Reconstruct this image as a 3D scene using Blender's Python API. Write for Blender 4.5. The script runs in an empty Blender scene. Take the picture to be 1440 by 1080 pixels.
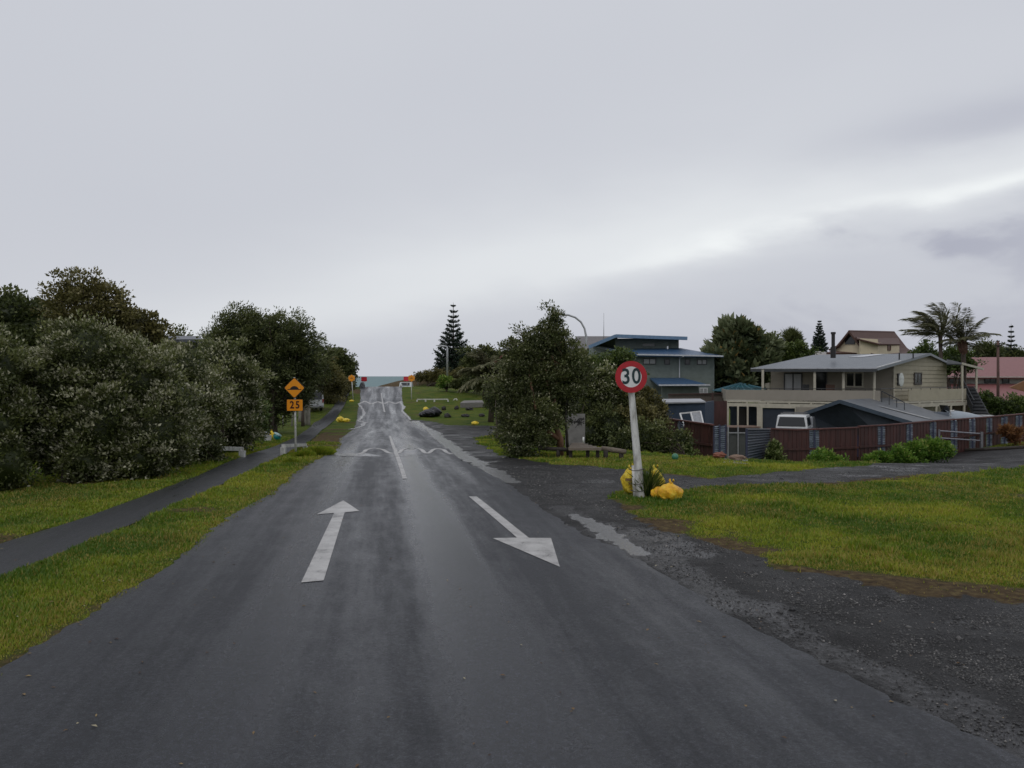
import bpy, math, random
import numpy as np
from mathutils import Vector, Matrix
R = np.random.default_rng(7); random.seed(7)
sc = bpy.context.scene; COL = sc.collection
F = 1165.0; CH = 2.25; HY = 529.0
# ------------------------------------------------------------------ terrain
def S(x, a, b):
    t = np.clip((np.asarray(x, float)-a)/(b-a), 0, 1); return t*t*(3-2*t)
_rs = np.random.RandomState(3).rand(256, 256)
def vn(x, y, s=1.0, o=0):
    x = np.asarray(x, float)*s+o*17.3+500; y = np.asarray(y, float)*s+o*9.1+500
    i = np.floor(x).astype(int); j = np.floor(y).astype(int); u = x-i; v = y-j
    u = u*u*(3-2*u); v = v*v*(3-2*v); a = _rs[i % 256, j % 256]; b = _rs[(i+1) % 256, j % 256]
    c = _rs[i % 256, (j+1) % 256]; d = _rs[(i+1) % 256, (j+1) % 256]
    return (a*(1-u)+b*u)*(1-v)+(c*(1-u)+d*u)*v
def fbm(x, y, s=1.0, o=0): return (vn(x, y, s, o)+.5*vn(x, y, s*2.1, o+1)+.25*vn(x, y, s*4.3, o+2))/1.75
_yy = np.arange(-80, 420, .25)
def smooth_table(t, sig=1.6):
    z = np.interp(_yy, [a for a, b in t], [b for a, b in t]); k = np.exp(-.5*(np.arange(-24, 25)*.25/sig)**2); k /= k.sum()
    return np.convolve(np.pad(z, 24, mode='edge'), k, 'valid')
_T = [(-80, .3), (0, 0), (15.3, 0), (20, -.06), (26, -.23), (36, -.68), (46, -1.1), (60, -1.48), (73, -1.57), (82, -1.1), (90, -.53), (100, .3), (108, .8)]
_zr = smooth_table(_T+[(113, .86), (120, .2), (150, -3), (175, -6.8), (200, -9), (420, -12)])
_zs = smooth_table(_T+[(113, .8), (150, .6), (165, -1), (185, -6.8), (200, -9), (420, -12)])
def xc(y): return .35-.155*np.asarray(y, float)
def gz(x, y):
    x = np.asarray(x, float); y = np.asarray(y, float)
    a = np.interp(y, _yy, _zr); b = np.interp(y, _yy, _zs); t = np.abs(x-xc(y))
    z = a+(b-a)*S(t, 5, 10)
    z = z-1.15*S(x, 2, 11)*(1-.72*S(x, 18, 30))*S(y, 20, 40)*(1-S(y, 60, 95))
    z = z-.55*np.exp(-((x-19)/8)**2-((y-52)/7)**2)
    z = np.maximum(z, 2.7-(np.minimum(x+8, 0)/9.6)**2-(np.maximum(x+8, 0)/14)**2-((y-136)/8)**2)
    return z
def gzf(x, y): return float(gz(x, y))
_dd = np.exp(np.linspace(math.log(2), math.log(300), 3000))
def hit(px, py):
    zz = CH-(py-HY)/F*_dd; xx = (px-720)/F*_dd; h = np.nonzero(zz <= gz(xx, _dd))[0]
    k = h[0] if len(h) else len(_dd)-1; return (float(xx[k]), float(_dd[k]), float(gz(xx[k], _dd[k])))
def W(px, py, d): return Vector(((px-720)/F*d, d, CH-(py-HY)/F*d))
# ------------------------------------------------------------------ materials
def newmat(name):
    m = bpy.data.materials.new(name); m.use_nodes = True; nt = m.node_tree; return m, nt, nt.nodes['Principled BSDF']
def N(nt, t, **k):
    n = nt.nodes.new(t)
    for a, b in k.items():
        if a in n.inputs.keys() if hasattr(n.inputs, 'keys') else False: n.inputs[a].default_value = b
        else: setattr(n, a, b)
    return n
def noise(nt, scale, detail=4, coord='Object', stretch=None, rough=.6):
    tc = nt.nodes.new('ShaderNodeTexCoord'); n = nt.nodes.new('ShaderNodeTexNoise')
    n.inputs['Scale'].default_value = scale; n.inputs['Detail'].default_value = detail; n.inputs['Roughness'].default_value = rough
    if stretch:
        mp = nt.nodes.new('ShaderNodeMapping'); mp.inputs['Scale'].default_value = stretch[:3]
        if len(stretch) > 3: mp.inputs['Rotation'].default_value[2] = stretch[3]
        nt.links.new(tc.outputs[coord], mp.inputs[0]); nt.links.new(mp.outputs[0], n.inputs[0])
    else: nt.links.new(tc.outputs[coord], n.inputs[0])
    return n.outputs['Fac']
def ramp(nt, fac, stops):
    r = nt.nodes.new('ShaderNodeValToRGB'); e = r.color_ramp.elements
    while len(e) < len(stops): e.new(.5)
    for el, (p, c) in zip(e, stops):
        el.position = p; el.color = (*c, 1) if not isinstance(c, (int, float)) else (c, c, c, 1)
    nt.links.new(fac, r.inputs[0]); return r.outputs[0]
def mixc(nt, f, a, b, mode='MIX'):
    m = nt.nodes.new('ShaderNodeMix'); m.data_type = 'RGBA'; m.blend_type = mode
    for i, v in ((0, f), (6, a), (7, b)):
        if hasattr(v, 'is_linked') or hasattr(v, 'links'): nt.links.new(v, m.inputs[i])
        elif i == 0: m.inputs[0].default_value = v
        else: m.inputs[i].default_value = (*v, 1)
    return m.outputs[2]
def math_(nt, op, a, b=None, clamp=False):
    m = nt.nodes.new('ShaderNodeMath'); m.operation = op; m.use_clamp = clamp
    for i, v in ((0, a), (1, b)):
        if v is None: continue
        if isinstance(v, (int, float)): m.inputs[i].default_value = v
        else: nt.links.new(v, m.inputs[i])
    return m.outputs[0]
def attr(nt, name):
    a = nt.nodes.new('ShaderNodeAttribute'); a.attribute_name = name; return a.outputs['Fac']
def bump(nt, bs, h, strength=.3, dist=.02):
    b = nt.nodes.new('ShaderNodeBump'); b.inputs['Strength'].default_value = strength; b.inputs['Distance'].default_value = dist
    nt.links.new(h, b.inputs['Height']); nt.links.new(b.outputs[0], bs.inputs['Normal'])
_mc = {}
def M(name, c, rough=.6, var=.25, scale=6, metal=0, bmp=0, stretch=None, c2=None, spec=.5):
    if name in _mc: return _mc[name]
    m, nt, bs = newmat(name); f = noise(nt, scale, 5, stretch=stretch)
    c2 = c2 or tuple(v*(1-var) for v in c); hi = tuple(min(1, v*(1+var*.5)) for v in c)
    nt.links.new(ramp(nt, f, [(.3, c2), (.55, c), (.75, hi)]), bs.inputs['Base Color'])
    bs.inputs['Roughness'].default_value = rough; bs.inputs['Metallic'].default_value = metal; bs.inputs['Specular IOR Level'].default_value = spec
    if bmp: bump(nt, bs, noise(nt, scale*4, 4, stretch=stretch), bmp, .01)
    _mc[name] = m; return m
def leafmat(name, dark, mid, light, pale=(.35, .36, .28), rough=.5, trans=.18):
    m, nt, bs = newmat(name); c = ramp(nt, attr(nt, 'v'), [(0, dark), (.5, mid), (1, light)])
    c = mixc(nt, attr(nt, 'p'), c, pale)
    nt.links.new(c, bs.inputs['Base Color']); bs.inputs['Roughness'].default_value = rough; bs.inputs['Specular IOR Level'].default_value = .35
    t = nt.nodes.new('ShaderNodeBsdfTranslucent'); nt.links.new(c, t.inputs[0]); mx = nt.nodes.new('ShaderNodeMixShader'); mx.inputs[0].default_value = trans
    nt.links.new(bs.outputs[0], mx.inputs[1]); nt.links.new(t.outputs[0], mx.inputs[2]); nt.links.new(mx.outputs[0], nt.nodes['Material Output'].inputs[0])
    return m
# ------------------------------------------------------------------ objects
def wloc(o):
    v = Vector((0, 0, 0))
    while o is not None: v = v+o.location; o = o.parent
    return v
def tag(o, label=None, cat=None, group=None, kind=None):
    if label: o['label'] = label
    if cat: o['category'] = cat
    if group: o['group'] = group
    if kind: o['kind'] = kind
    return o
def thing(name, label, cat, loc, group=None):
    o = bpy.data.objects.new(name, None); o.location = loc; o.empty_display_size = .2; COL.objects.link(o); return tag(o, label, cat, group)
def link(name, me, mat, parent=None, loc=None):
    o = bpy.data.objects.new(name, me); COL.objects.link(o)
    if mat: me.materials.append(mat)
    if parent: o.parent = parent
    if loc is not None: o.location = loc
    return o
def mesh_np(name, parts, attrs=None, origin=(0, 0, 0), smooth=False):
    """parts: list of (V[n,3], F[m,k]); attrs {name: per-vertex float}"""
    Vs = []; loops = []; tot = []; off = 0
    for V, Fc in parts:
        Vs.append(np.asarray(V, np.float32)); loops.append((np.asarray(Fc)+off).ravel()); tot.append(np.full(len(Fc), np.asarray(Fc).shape[1])); off += len(V)
    V = np.concatenate(Vs)-np.asarray(origin, np.float32); loops = np.concatenate(loops).astype(np.int32); tot = np.concatenate(tot).astype(np.int32)
    me = bpy.data.meshes.new(name); me.vertices.add(len(V)); me.vertices.foreach_set('co', V.ravel())
    me.loops.add(len(loops)); me.loops.foreach_set('vertex_index', loops)
    me.polygons.add(len(tot)); st = np.zeros(len(tot), np.int32); st[1:] = np.cumsum(tot)[:-1]
    me.polygons.foreach_set('loop_start', st); me.polygons.foreach_set('loop_total', tot)
    if smooth: me.polygons.foreach_set('use_smooth', np.ones(len(tot), bool))
    for k, a in (attrs or {}).items():
        at = me.attributes.new(k, 'FLOAT', 'POINT'); at.data.foreach_set('value', np.asarray(a, np.float32))
    me.update(calc_edges=True); me.validate(); return me
class MB:
    def __init__(s): s.v = []; s.f = []; s.sm = False
    def add(s, vs, fs):
        o = len(s.v); s.v += [tuple(v) for v in vs]; s.f += [tuple(i+o for i in f) for f in fs]; return s
    def box(s, c, size, rz=0, rx=0, ry=0, tz=1.0):
        hx, hy, hz = size[0]/2, size[1]/2, size[2]/2; m = Matrix.Translation(c) @ Matrix.Rotation(rz, 4, 'Z') @ Matrix.Rotation(ry, 4, 'Y') @ Matrix.Rotation(rx, 4, 'X')
        vs = [m @ Vector((x*(tz if z > 0 else 1), y*(tz if z > 0 else 1), z)) for x in (-hx, hx) for y in (-hy, hy) for z in (-hz, hz)]
        return s.add(vs, [(0, 1, 3, 2), (4, 6, 7, 5), (0, 4, 5, 1), (2, 3, 7, 6), (0, 2, 6, 4), (1, 5, 7, 3)])
    def beam(s, a, b, w, h):
        a = Vector(a); b = Vector(b); d = (b-a).normalized(); up = Vector((0, 0, 1)) if abs(d.z) < .95 else Vector((1, 0, 0))
        sd = d.cross(up).normalized()*w/2; u = sd.normalized().cross(d).normalized()*h/2
        return s.add([a-sd-u, a+sd-u, a+sd+u, a-sd+u, b-sd-u, b+sd-u, b+sd+u, b-sd+u], [(0, 1, 2, 3), (7, 6, 5, 4), (0, 4, 5, 1), (1, 5, 6, 2), (2, 6, 7, 3), (3, 7, 4, 0)])
    def slab(s, pts, th):
        """pts polygon (3d), extruded by vector/thickness along -normal"""
        pts = [Vector(p) for p in pts]; n = Vector((0, 0, 0))
        for i in range(len(pts)): n += pts[i].cross(pts[(i+1) % len(pts)])
        n.normalize(); q = [p-n*th for p in pts]; k = len(pts)
        return s.add(pts+q, [tuple(range(k)), tuple(range(2*k-1, k-1, -1))]+[(i, i+k, (i+1) % k+k, (i+1) % k) for i in range(k)])
    def tube(s, pts, rs, n=8, cap=True):
        pts = [Vector(p) for p in pts]
        if not isinstance(rs, (list, tuple)): rs = [rs]*len(pts)
        o = len(s.v); ref = Vector((0, 0, 1))
        for i, p in enumerate(pts):
            d = (pts[min(i+1, len(pts)-1)]-pts[max(i-1, 0)]).normalized(); r = ref if abs(d.z) < .9 else Vector((1, 0, 0))
            a = d.cross(r).normalized(); b = d.cross(a)
            for k in range(n):
                t = 2*math.pi*k/n; s.v.append(tuple(p+(a*math.cos(t)+b*math.sin(t))*rs[i]))
        for i in range(len(pts)-1):
            for k in range(n): s.f.append((o+i*n+k, o+i*n+(k+1) % n, o+(i+1)*n+(k+1) % n, o+(i+1)*n+k))
        if cap: s.f.append(tuple(o+k for k in range(n-1, -1, -1))); s.f.append(tuple(o+(len(pts)-1)*n+k for k in range(n)))
        return s
    def blob(s, c, r, seg=14, rings=9, amp=.12, fr=2.0, sq=None, seed=0):
        c = Vector(c); o = len(s.v); r = Vector(r) if hasattr(r, '__len__') else Vector((r, r, r))
        for i in range(rings+1):
            th = math.pi*i/rings
            for k in range(seg):
                ph = 2*math.pi*k/seg; d = Vector((math.sin(th)*math.cos(ph), math.sin(th)*math.sin(ph), math.cos(th)))
                nn = 1+amp*(2*float(fbm(d.x*fr+d.z*1.7+seed, d.y*fr+seed*3.1-d.z, 1.3))-1)*2
                p = Vector((d.x*r.x, d.y*r.y, d.z*r.z))*nn
                if sq and p.z < -sq*r.z: p.z = -sq*r.z
                s.v.append(tuple(c+p))
        for i in range(rings):
            for k in range(seg): s.f.append((o+i*seg+k, o+(i+1)*seg+k, o+(i+1)*seg+(k+1) % seg, o+i*seg+(k+1) % seg))
        return s
    def build(s, name, mat, parent=None, label=None, origin=None, smooth=False):
        o0 = wloc(parent) if parent else Vector(origin or (0, 0, 0))
        me = bpy.data.meshes.new(name); me.from_pydata([tuple(Vector(v)-o0) for v in s.v], [], s.f)
        if smooth: me.polygons.foreach_set('use_smooth', np.ones(len(me.polygons), bool))
        me.update(); o = link(name, me, mat, parent, None if parent else o0)
        if label: o['label'] = label
        return o
def copytree(o, loc=None, parent=None, label=None):
    c = o.copy(); COL.objects.link(c); c.parent = parent
    if loc is not None: c.location = loc
    if label: c['label'] = label
    for ch in o.children: copytree(ch, None, c)
    return c
def text(s, size, depth, name, mat, parent, mtx, bold=0.0, sx=1.0, space=1.0):
    cu = bpy.data.curves.new(name, 'FONT'); cu.body = s; cu.size = size; cu.align_x = 'CENTER'; cu.align_y = 'CENTER'; cu.extrude = depth; cu.offset = bold; cu.space_character = space
    t = bpy.data.objects.new(name, cu); COL.objects.link(t); bpy.context.view_layer.update()
    me = bpy.data.meshes.new_from_object(t.evaluated_get(bpy.context.evaluated_depsgraph_get())); bpy.data.objects.remove(t)
    me.transform(mtx @ Matrix.Diagonal((sx, 1, 1, 1))); me.materials.clear(); return link(name, me, mat, parent)
# ------------------------------------------------------------------ foliage
def unit(a): return a/np.maximum(np.linalg.norm(a, axis=-1, keepdims=True), 1e-9)
def quads(P, D, Nn, L, Wd):
    D = unit(D); Sd = unit(np.cross(D, Nn)); L = np.broadcast_to(L, (len(P),))[:, None]; Wd = np.broadcast_to(Wd, (len(P),))[:, None]
    Nn = unit(np.cross(Sd, D)); V = np.stack([P, P+D*L*.45+Sd*Wd+Nn*Wd*.35, P+D*L-Nn*L*.08, P+D*L*.45-Sd*Wd+Nn*Wd*.35], 1).reshape(-1, 3)
    return V, np.arange(len(P)*4).reshape(-1, 4)
def ico():
    import bmesh
    b = bmesh.new(); bmesh.ops.create_icosphere(b, subdivisions=3, radius=1); v = np.array([x.co[:] for x in b.verts]); f = np.array([[q.index for q in p.verts] for p in b.faces]); b.free(); return v, f
ICO = ico()
def crown(blobs, n, L=.09, Wd=.03, nc=120, rc=.35, wind=(0, 0, 0), up=.25, pale=.0, core=.7, flat=.7, droop=0, cut=None):
    """blobs: list of (center xyz, (rx,ry,rz)). leaf clumps on the blobs' surface. returns parts, attrs"""
    C = np.array([b[0] for b in blobs], float); RR = np.array([b[1] for b in blobs], float); w = (RR.prod(1))**(2/3); w /= w.sum()
    bi = R.choice(len(blobs), nc*3, p=w); u = unit(R.normal(size=(nc*3, 3))); cc = C[bi]+u*RR[bi]*R.uniform(.72, 1.04, (nc*3, 1))
    dmin = np.min(np.where(np.arange(len(blobs))[None] == bi[:, None], 9, np.linalg.norm((cc[:, None]-C[None])/RR[None], axis=2)), 1) if len(blobs) > 1 else np.full(len(cc), 9)
    ok = dmin > .72
    if cut is not None: ok &= cc[:, 2] > cut
    cc = cc[ok][:nc]; u = u[ok][:nc]; nc = len(cc); cs = R.uniform(.45, 1.55, nc)*rc; cc = cc+u*(R.uniform(0, 1, (nc, 1))**4)*rc*1.3
    per = R.integers(0, nc, n); g = unit(R.normal(size=(n, 3)))*(R.uniform(0, 1, (n, 1))**.45); g[:, 2] *= flat
    P = cc[per]+g*cs[per][:, None]; wv = np.array(wind, float)
    D = u[per]*.5+g*.7+R.normal(size=(n, 3))*.45+wv; D[:, 2] += up-droop
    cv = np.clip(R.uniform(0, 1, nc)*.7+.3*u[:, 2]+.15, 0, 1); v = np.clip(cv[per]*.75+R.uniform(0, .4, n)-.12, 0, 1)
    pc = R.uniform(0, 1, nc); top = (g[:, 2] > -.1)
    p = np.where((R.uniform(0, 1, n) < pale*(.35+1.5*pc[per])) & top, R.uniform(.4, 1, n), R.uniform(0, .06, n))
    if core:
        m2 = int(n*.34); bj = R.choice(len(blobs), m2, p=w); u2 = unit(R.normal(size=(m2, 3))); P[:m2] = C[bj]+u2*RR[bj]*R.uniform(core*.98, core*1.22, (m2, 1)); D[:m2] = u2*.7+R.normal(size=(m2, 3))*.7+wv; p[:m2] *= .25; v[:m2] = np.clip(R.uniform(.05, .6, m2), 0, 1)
    Ls = L*R.uniform(.6, 1.3, n); V, Fq = quads(P, D, R.normal(size=(n, 3))+np.array([0, 0, .6]), Ls, Wd*R.uniform(.7, 1.3, n))
    parts = [(V, Fq)]; av = [np.repeat(v, 4)]; ap = [np.repeat(p, 4)]
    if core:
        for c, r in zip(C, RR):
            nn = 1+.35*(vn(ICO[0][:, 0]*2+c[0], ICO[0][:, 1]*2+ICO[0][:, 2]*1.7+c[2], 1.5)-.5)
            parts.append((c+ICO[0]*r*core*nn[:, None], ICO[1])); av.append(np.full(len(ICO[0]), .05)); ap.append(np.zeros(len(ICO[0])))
    return parts, {'v': np.concatenate(av), 'p': np.concatenate(ap)}, cc
def B(px, py, rpx, d, ry=None, rz=None, dep=1.0):
    c = W(px, py, d); r = rpx/F*d; rz = r if rz is None else rz/F*d
    return ((c.x, c.y, c.z), (r, r*dep if ry is None else ry, rz))
def limbs(mb, base, targets, r0, fork=None, n=7):
    base = Vector(base); fork = Vector(fork) if fork else base+Vector((0, 0, (np.mean([t[2] for t in targets])-base.z)*.35))
    mid = base.lerp(fork, .5)+Vector((random.uniform(-.08, .08), random.uniform(-.08, .08), 0))
    mb.tube([base, mid, fork], [r0*1.25, r0, r0*.8], n)
    for t in targets:
        t = Vector(t); m = fork.lerp(t, .5)+Vector((random.uniform(-.2, .2), random.uniform(-.2, .2), random.uniform(0, .25)))
        mb.tube([fork, m, t], [r0*.55, r0*.3, r0*.08], 5)
def tree(name, label, cat, base, blobs, lm, bm, group=None, r0=.12, nl=14, fork=None, extra=None, trunk=True, crown_name='crown', **k):
    t = thing(name, label, cat, base, group); parts, at, cc = crown(blobs, **k)
    if extra: extra(parts, at)
    link(crown_name, mesh_np(crown_name, parts, at, origin=base), lm, t)
    if trunk:
        mb = MB(); sel = [tuple(cc[i]) for i in R.choice(len(cc), min(nl, len(cc)), replace=False)]; limbs(mb, Vector(base)-Vector((0, 0, .15)), sel, r0, fork); mb.build('trunk' if cat == 'tree' else 'stem', bm, t, smooth=True)
    return t
# ------------------------------------------------------------------ world, sun, camera
def build_world():
    w = bpy.data.worlds.new('World'); sc.world = w; w.use_nodes = True; nt = w.node_tree; L = nt.links
    bg = nt.nodes['Background']; bg.inputs['Strength'].default_value = .1
    sky = nt.nodes.new('ShaderNodeTexSky'); sky.sky_type = 'NISHITA'; sky.sun_disc = False; sky.sun_elevation = math.radians(48); sky.sun_rotation = math.radians(205); sky.dust_density = 4
    tc = nt.nodes.new('ShaderNodeTexCoord'); sp = nt.nodes.new('ShaderNodeSeparateXYZ'); L.new(tc.outputs['Generated'], sp.inputs[0])
    x, y, z = sp.outputs; az = math_(nt, 'ARCTAN2', x, y); el = math_(nt, 'ARCSINE', z)
    def m(op, a, b=None, cl=False): return math_(nt, op, a, b, cl)
    def nz(sc_, st, det=5, rot=0, ds=0):
        mp = nt.nodes.new('ShaderNodeMapping'); mp.inputs['Scale'].default_value = st; mp.inputs['Rotation'].default_value[1] = rot
        cb = nt.nodes.new('ShaderNodeCombineXYZ'); L.new(az, cb.inputs[0]); L.new(el, cb.inputs[2]); L.new(cb.outputs[0], mp.inputs[0])
        n = nt.nodes.new('ShaderNodeTexNoise'); n.inputs['Scale'].default_value = sc_; n.inputs['Detail'].default_value = det; n.inputs['Distortion'].default_value = ds; L.new(mp.outputs[0], n.inputs[0]); return n.outputs['Fac']
    def sm(v, a, b):
        r = nt.nodes.new('ShaderNodeMapRange'); r.interpolation_type = 'SMOOTHSTEP'; r.inputs[1].default_value = a; r.inputs[2].default_value = b; L.new(v, r.inputs[0]); return r.outputs[0]
    def gauss(v, c, s):
        q = m('DIVIDE', m('SUBTRACT', v, c), s); return m('EXPONENT', m('MULTIPLY', m('MULTIPLY', q, q), -1))
    es = m('ADD', m('ADD', m('MULTIPLY', az, .20), .112), m('MULTIPLY', m('MULTIPLY', az, az), -.095))
    n1 = nz(3.2, (1, 1, 3.2), 6, .18); n2 = nz(6, (1, 1, 2.2), 7, .0, .3); n3 = nz(1.3, (1, 1, 1.6), 3); n4 = nz(9, (1, 1, 3.5), 7, .22)
    t = m('ADD', m('SUBTRACT', el, es), m('ADD', m('MULTIPLY', m('SUBTRACT', n1, .5), .075), m('MULTIPLY', m('SUBTRACT', n4, .5), .022)))
    right = sm(az, .0, .42); front = gauss(az, .25, .9)
    b = m('ADD', .615, m('MULTIPLY', m('SUBTRACT', n3, .5), .10))
    b = m('ADD', b, m('MULTIPLY', m('MULTIPLY', gauss(t, .035, .075), front), .12))
    b = m('ADD', b, m('MULTIPLY', m('MULTIPLY', gauss(t, .0, .012), m('MULTIPLY', right, front)), m('MULTIPLY', sm(n1, .25, .55), .25)))
    b = m('ADD', b, m('MULTIPLY', m('MULTIPLY', gauss(t, .012, .035), front), .07))
    b = m('SUBTRACT', b, m('MULTIPLY', m('MULTIPLY', gauss(t, .075, .034), m('MULTIPLY', sm(az, .2, .55), front)), .17))
    low = m('MULTIPLY', sm(t, .0, -.03), right); b = m('SUBTRACT', b, m('MULTIPLY', m('MULTIPLY', sm(n2, .44, .60), low), .07))
    b = m('SUBTRACT', b, m('MULTIPLY', m('MULTIPLY', sm(n2, .50, .60), gauss(az, .46, .13)), m('MULTIPLY', gauss(el, .145, .035), .10)))
    b = m('SUBTRACT', b, m('MULTIPLY', sm(t, .01, -.04), .035))
    b = m('ADD', b, m('MULTIPLY', sm(el, .28, .75), .02))
    cb = nt.nodes.new('ShaderNodeCombineXYZ')
    L.new(m('MULTIPLY', b, .98), cb.inputs[0]); L.new(m('MULTIPLY', b, 1.01), cb.inputs[1]); L.new(m('ADD', m('MULTIPLY', b, .86), .145), cb.inputs[2])
    sc_ = nt.nodes.new('ShaderNodeVectorMath'); sc_.operation = 'SCALE'; sc_.inputs['Scale'].default_value = 10; L.new(cb.outputs[0], sc_.inputs[0])
    L.new(mixc(nt, .96, sky.outputs[0], sc_.outputs[0]), bg.inputs['Color'])
build_world()
sun = bpy.data.lights.new('sun', 'SUN'); sun.energy = .5; sun.angle = math.radians(25); sun.color = (1, .97, .92)
so = bpy.data.objects.new('sun', sun); COL.objects.link(so); so.rotation_euler = (math.radians(42), 0, math.radians(-25)); so.location = (0, 0, 60)
cam = bpy.data.cameras.new('camera'); cam.sensor_width = 36; cam.lens = F/1440*36; cam.clip_end = 60000; cam.clip_start = .1
co = bpy.data.objects.new('camera', cam); COL.objects.link(co); co.location = (0, 0, CH); co.rotation_euler = (math.radians(90)-math.atan(11/F), 0, 0); sc.camera = co
sc.view_settings.view_transform = 'Standard'; sc.view_settings.look = 'None'; sc.view_settings.exposure = 0; sc.view_settings.gamma = 1
sc.render.resolution_x = 1024; sc.render.resolution_y = 768
sc.cycles.max_bounces = 6; sc.cycles.transparent_max_bounces = 8
# ------------------------------------------------------------------ road edges, gravel
def tab(pxs, pre, post):
    p = [hit(*q) for q in pxs]; p = pre+sorted([(a[1], a[0]) for a in p])+post
    return np.array([a for a, b in p]), np.array([b for a, b in p])
RL = tab([(10, 937), (94, 885), (153, 843), (222, 812), (292, 749), (326, 727), (385, 694), (417, 666), (450, 645), (474, 634), (478, 617), (498, 603), (501.5, 592), (503, 578), (507, 563), (506.6, 546)], [(-10, -3.3), (0, -3.6)], [(112, -19.9), (125, -21.9), (165, -28)])
RR_ = tab([(1422, 1067), (1244, 978), (1187, 951), (1084, 902), (991, 844), (867, 773), (800, 742), (714, 681), (650, 648), (637, 639), (597, 603), (577, 592), (568, 577.6), (565.6, 563), (564.7, 546)], [(-10, 6.5), (0, 4.2), (3, 3.4)], [(112, -14.6), (125, -16.6), (165, -22.8)])
PL = tab([(0, 765), (115, 730), (194, 701), (278, 669), (323, 649), (382, 629.5), (423, 610), (442, 594), (464, 578), (473, 565), (487, 547)], [(-10, -6.8), (8, -6.8)], [(112, -22.6), (118, -23.5)])
PR = tab([(0, 813.5), (108, 770), (236, 715), (312, 681.6), (396, 642), (430, 624), (453, 604), (475.5, 583), (485, 569), (493.6, 547)], [(-10, -5.65), (7, -5.65)], [(112, -21.6), (118, -22.5)])
def ev(T, y): return np.interp(y, T[0], T[1])
humps = [(28.7, 1.0, .06), (74.5, 1.6, .07), (92, 1.5, .08)]
def hump(x, y):
    return sum(h*np.exp(-((np.asarray(y)-c)/w)**4) for c, w, h in humps)
def strip(T1, T2, ys, nx, lift, edge=0.0, hp=False, o=0):
    ys = np.asarray(ys); a = ev(T1, ys); b = ev(T2, ys)
    if edge: a = a+edge*2*(fbm(ys*0, ys, 2.2, o)-.5)+edge*.8*(vn(ys*0, ys, 9, o)-.5); b = b+edge*2*(fbm(ys*0+9, ys, 2.2, o+4)-.5)+edge*.8*(vn(ys*0+4, ys, 9, o)-.5)
    t = np.linspace(0, 1, nx+1); X = a[:, None]+(b-a)[:, None]*t; Y = np.repeat(ys[:, None], nx+1, 1)
    Z = gz(X, Y)+lift+(hump(X, Y) if hp else 0); V = np.stack([X, Y, Z], -1).reshape(-1, 3); n = len(ys)
    i, j = np.meshgrid(np.arange(n-1), np.arange(nx), indexing='ij'); q = (i*(nx+1)+j).ravel()
    return V, np.stack([q, q+1, q+nx+2, q+nx+1], 1)
polypx = [(575, 590), (604, 592), (631, 598), (709, 599), (745, 600), (745, 607), (709, 608), (668, 615.5), (677, 626), (700, 640), (760, 650), (850, 659), (930, 668), (1000, 674), (1092, 665), (1214, 655), (1275, 642.5), (1382, 632), (1440, 627), (1520, 619),
          (1520, 648), (1440, 658), (1367, 665), (1260, 671.5), (1122, 681), (1000, 685), (900, 688), (850, 694), (843, 701), (870, 716), (950, 752), (1050, 776), (1110, 800), (1200, 820), (1300, 838), (1440, 850)]
POLY = np.array([hit(*p)[:2] for p in polypx]+[(7.5, 7.6), (11, 5), (13, -2), (13, -9), (1, -9), (1, 5), (0, 12), (-2.6, 24), (-5, 45), (-9.5, 76)])
def polysd(x, y, P=POLY):
    x = np.asarray(x, float); y = np.asarray(y, float); d = np.full(x.shape, 1e9); ins = np.zeros(x.shape, bool)
    for i in range(len(P)):
        a = P[i]; b = P[(i+1) % len(P)]; e = b-a; t = np.clip(((x-a[0])*e[0]+(y-a[1])*e[1])/max(e@e, 1e-9), 0, 1)
        d = np.minimum(d, np.hypot(x-a[0]-t*e[0], y-a[1]-t*e[1]))
        c = ((a[1] > y) != (b[1] > y)) & (x < (b[0]-a[0])*(y-a[1])/((b[1]-a[1]) if b[1] != a[1] else 1e-9)+a[0]); ins ^= c
    return np.where(ins, -d, d)
def linedist(x, y, pts):
    d = np.full(np.shape(x), 1e9)
    for a, b in zip(pts[:-1], pts[1:]):
        a = np.array(a); b = np.array(b); e = b-a; t = np.clip(((x-a[0])*e[0]+(y-a[1])*e[1])/(e@e), 0, 1); d = np.minimum(d, np.hypot(x-a[0]-t*e[0], y-a[1]-t*e[1]))
    return d
GUT = [hit(*p)[:2] for p in [(790, 715), (850, 745), (900, 775), (970, 812), (1050, 853), (1150, 905), (1250, 955), (1440, 1045), (1700, 1180)]]
PUDR = [[hit(*p)[:2] for p in q] for q in ([(583, 592), (592, 598), (610, 608), (625, 621), (640, 634), (655, 643), (677, 653), (700, 667), (716, 677)], [(804, 722), (822, 731), (850, 746), (880, 764), (905, 779)])]
def basin(x, y):
    d = np.minimum(linedist(x, y, PUDR[0]), linedist(x, y, PUDR[1])*1.15); return S(.10+.007*np.minimum(y, 34)-d+(fbm(x, y, 1.7, 31)-.5)*.45+(fbm(x, y, 8, 32)-.5)*.28, -.08, .08)
def relief(x, y):
    r = (fbm(x, y, 1.3, 5)-.5)*.09+(fbm(x, y, 5, 8)-.5)*.035
    a = np.minimum(np.abs(x-ev(RL, y)), np.abs(x-ev(RR_, y))); return r*S(a, 0, 1.2)
def inroad(x, y, m=0): return (x > ev(RL, y)-m) & (x < ev(RR_, y)+m) & (y < 125)
def inpath(x, y, m=0): return (x > ev(PL, y)-m) & (x < ev(PR, y)+m) & (y < 117)
def grav(x, y, sd=None):
    sd = polysd(x, y) if sd is None else sd
    return S(sd+(fbm(x, y, 1.2, 3)-.5)*.7+(fbm(x, y, 6, 1)-.5)*.35, .18, -.18)
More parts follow.
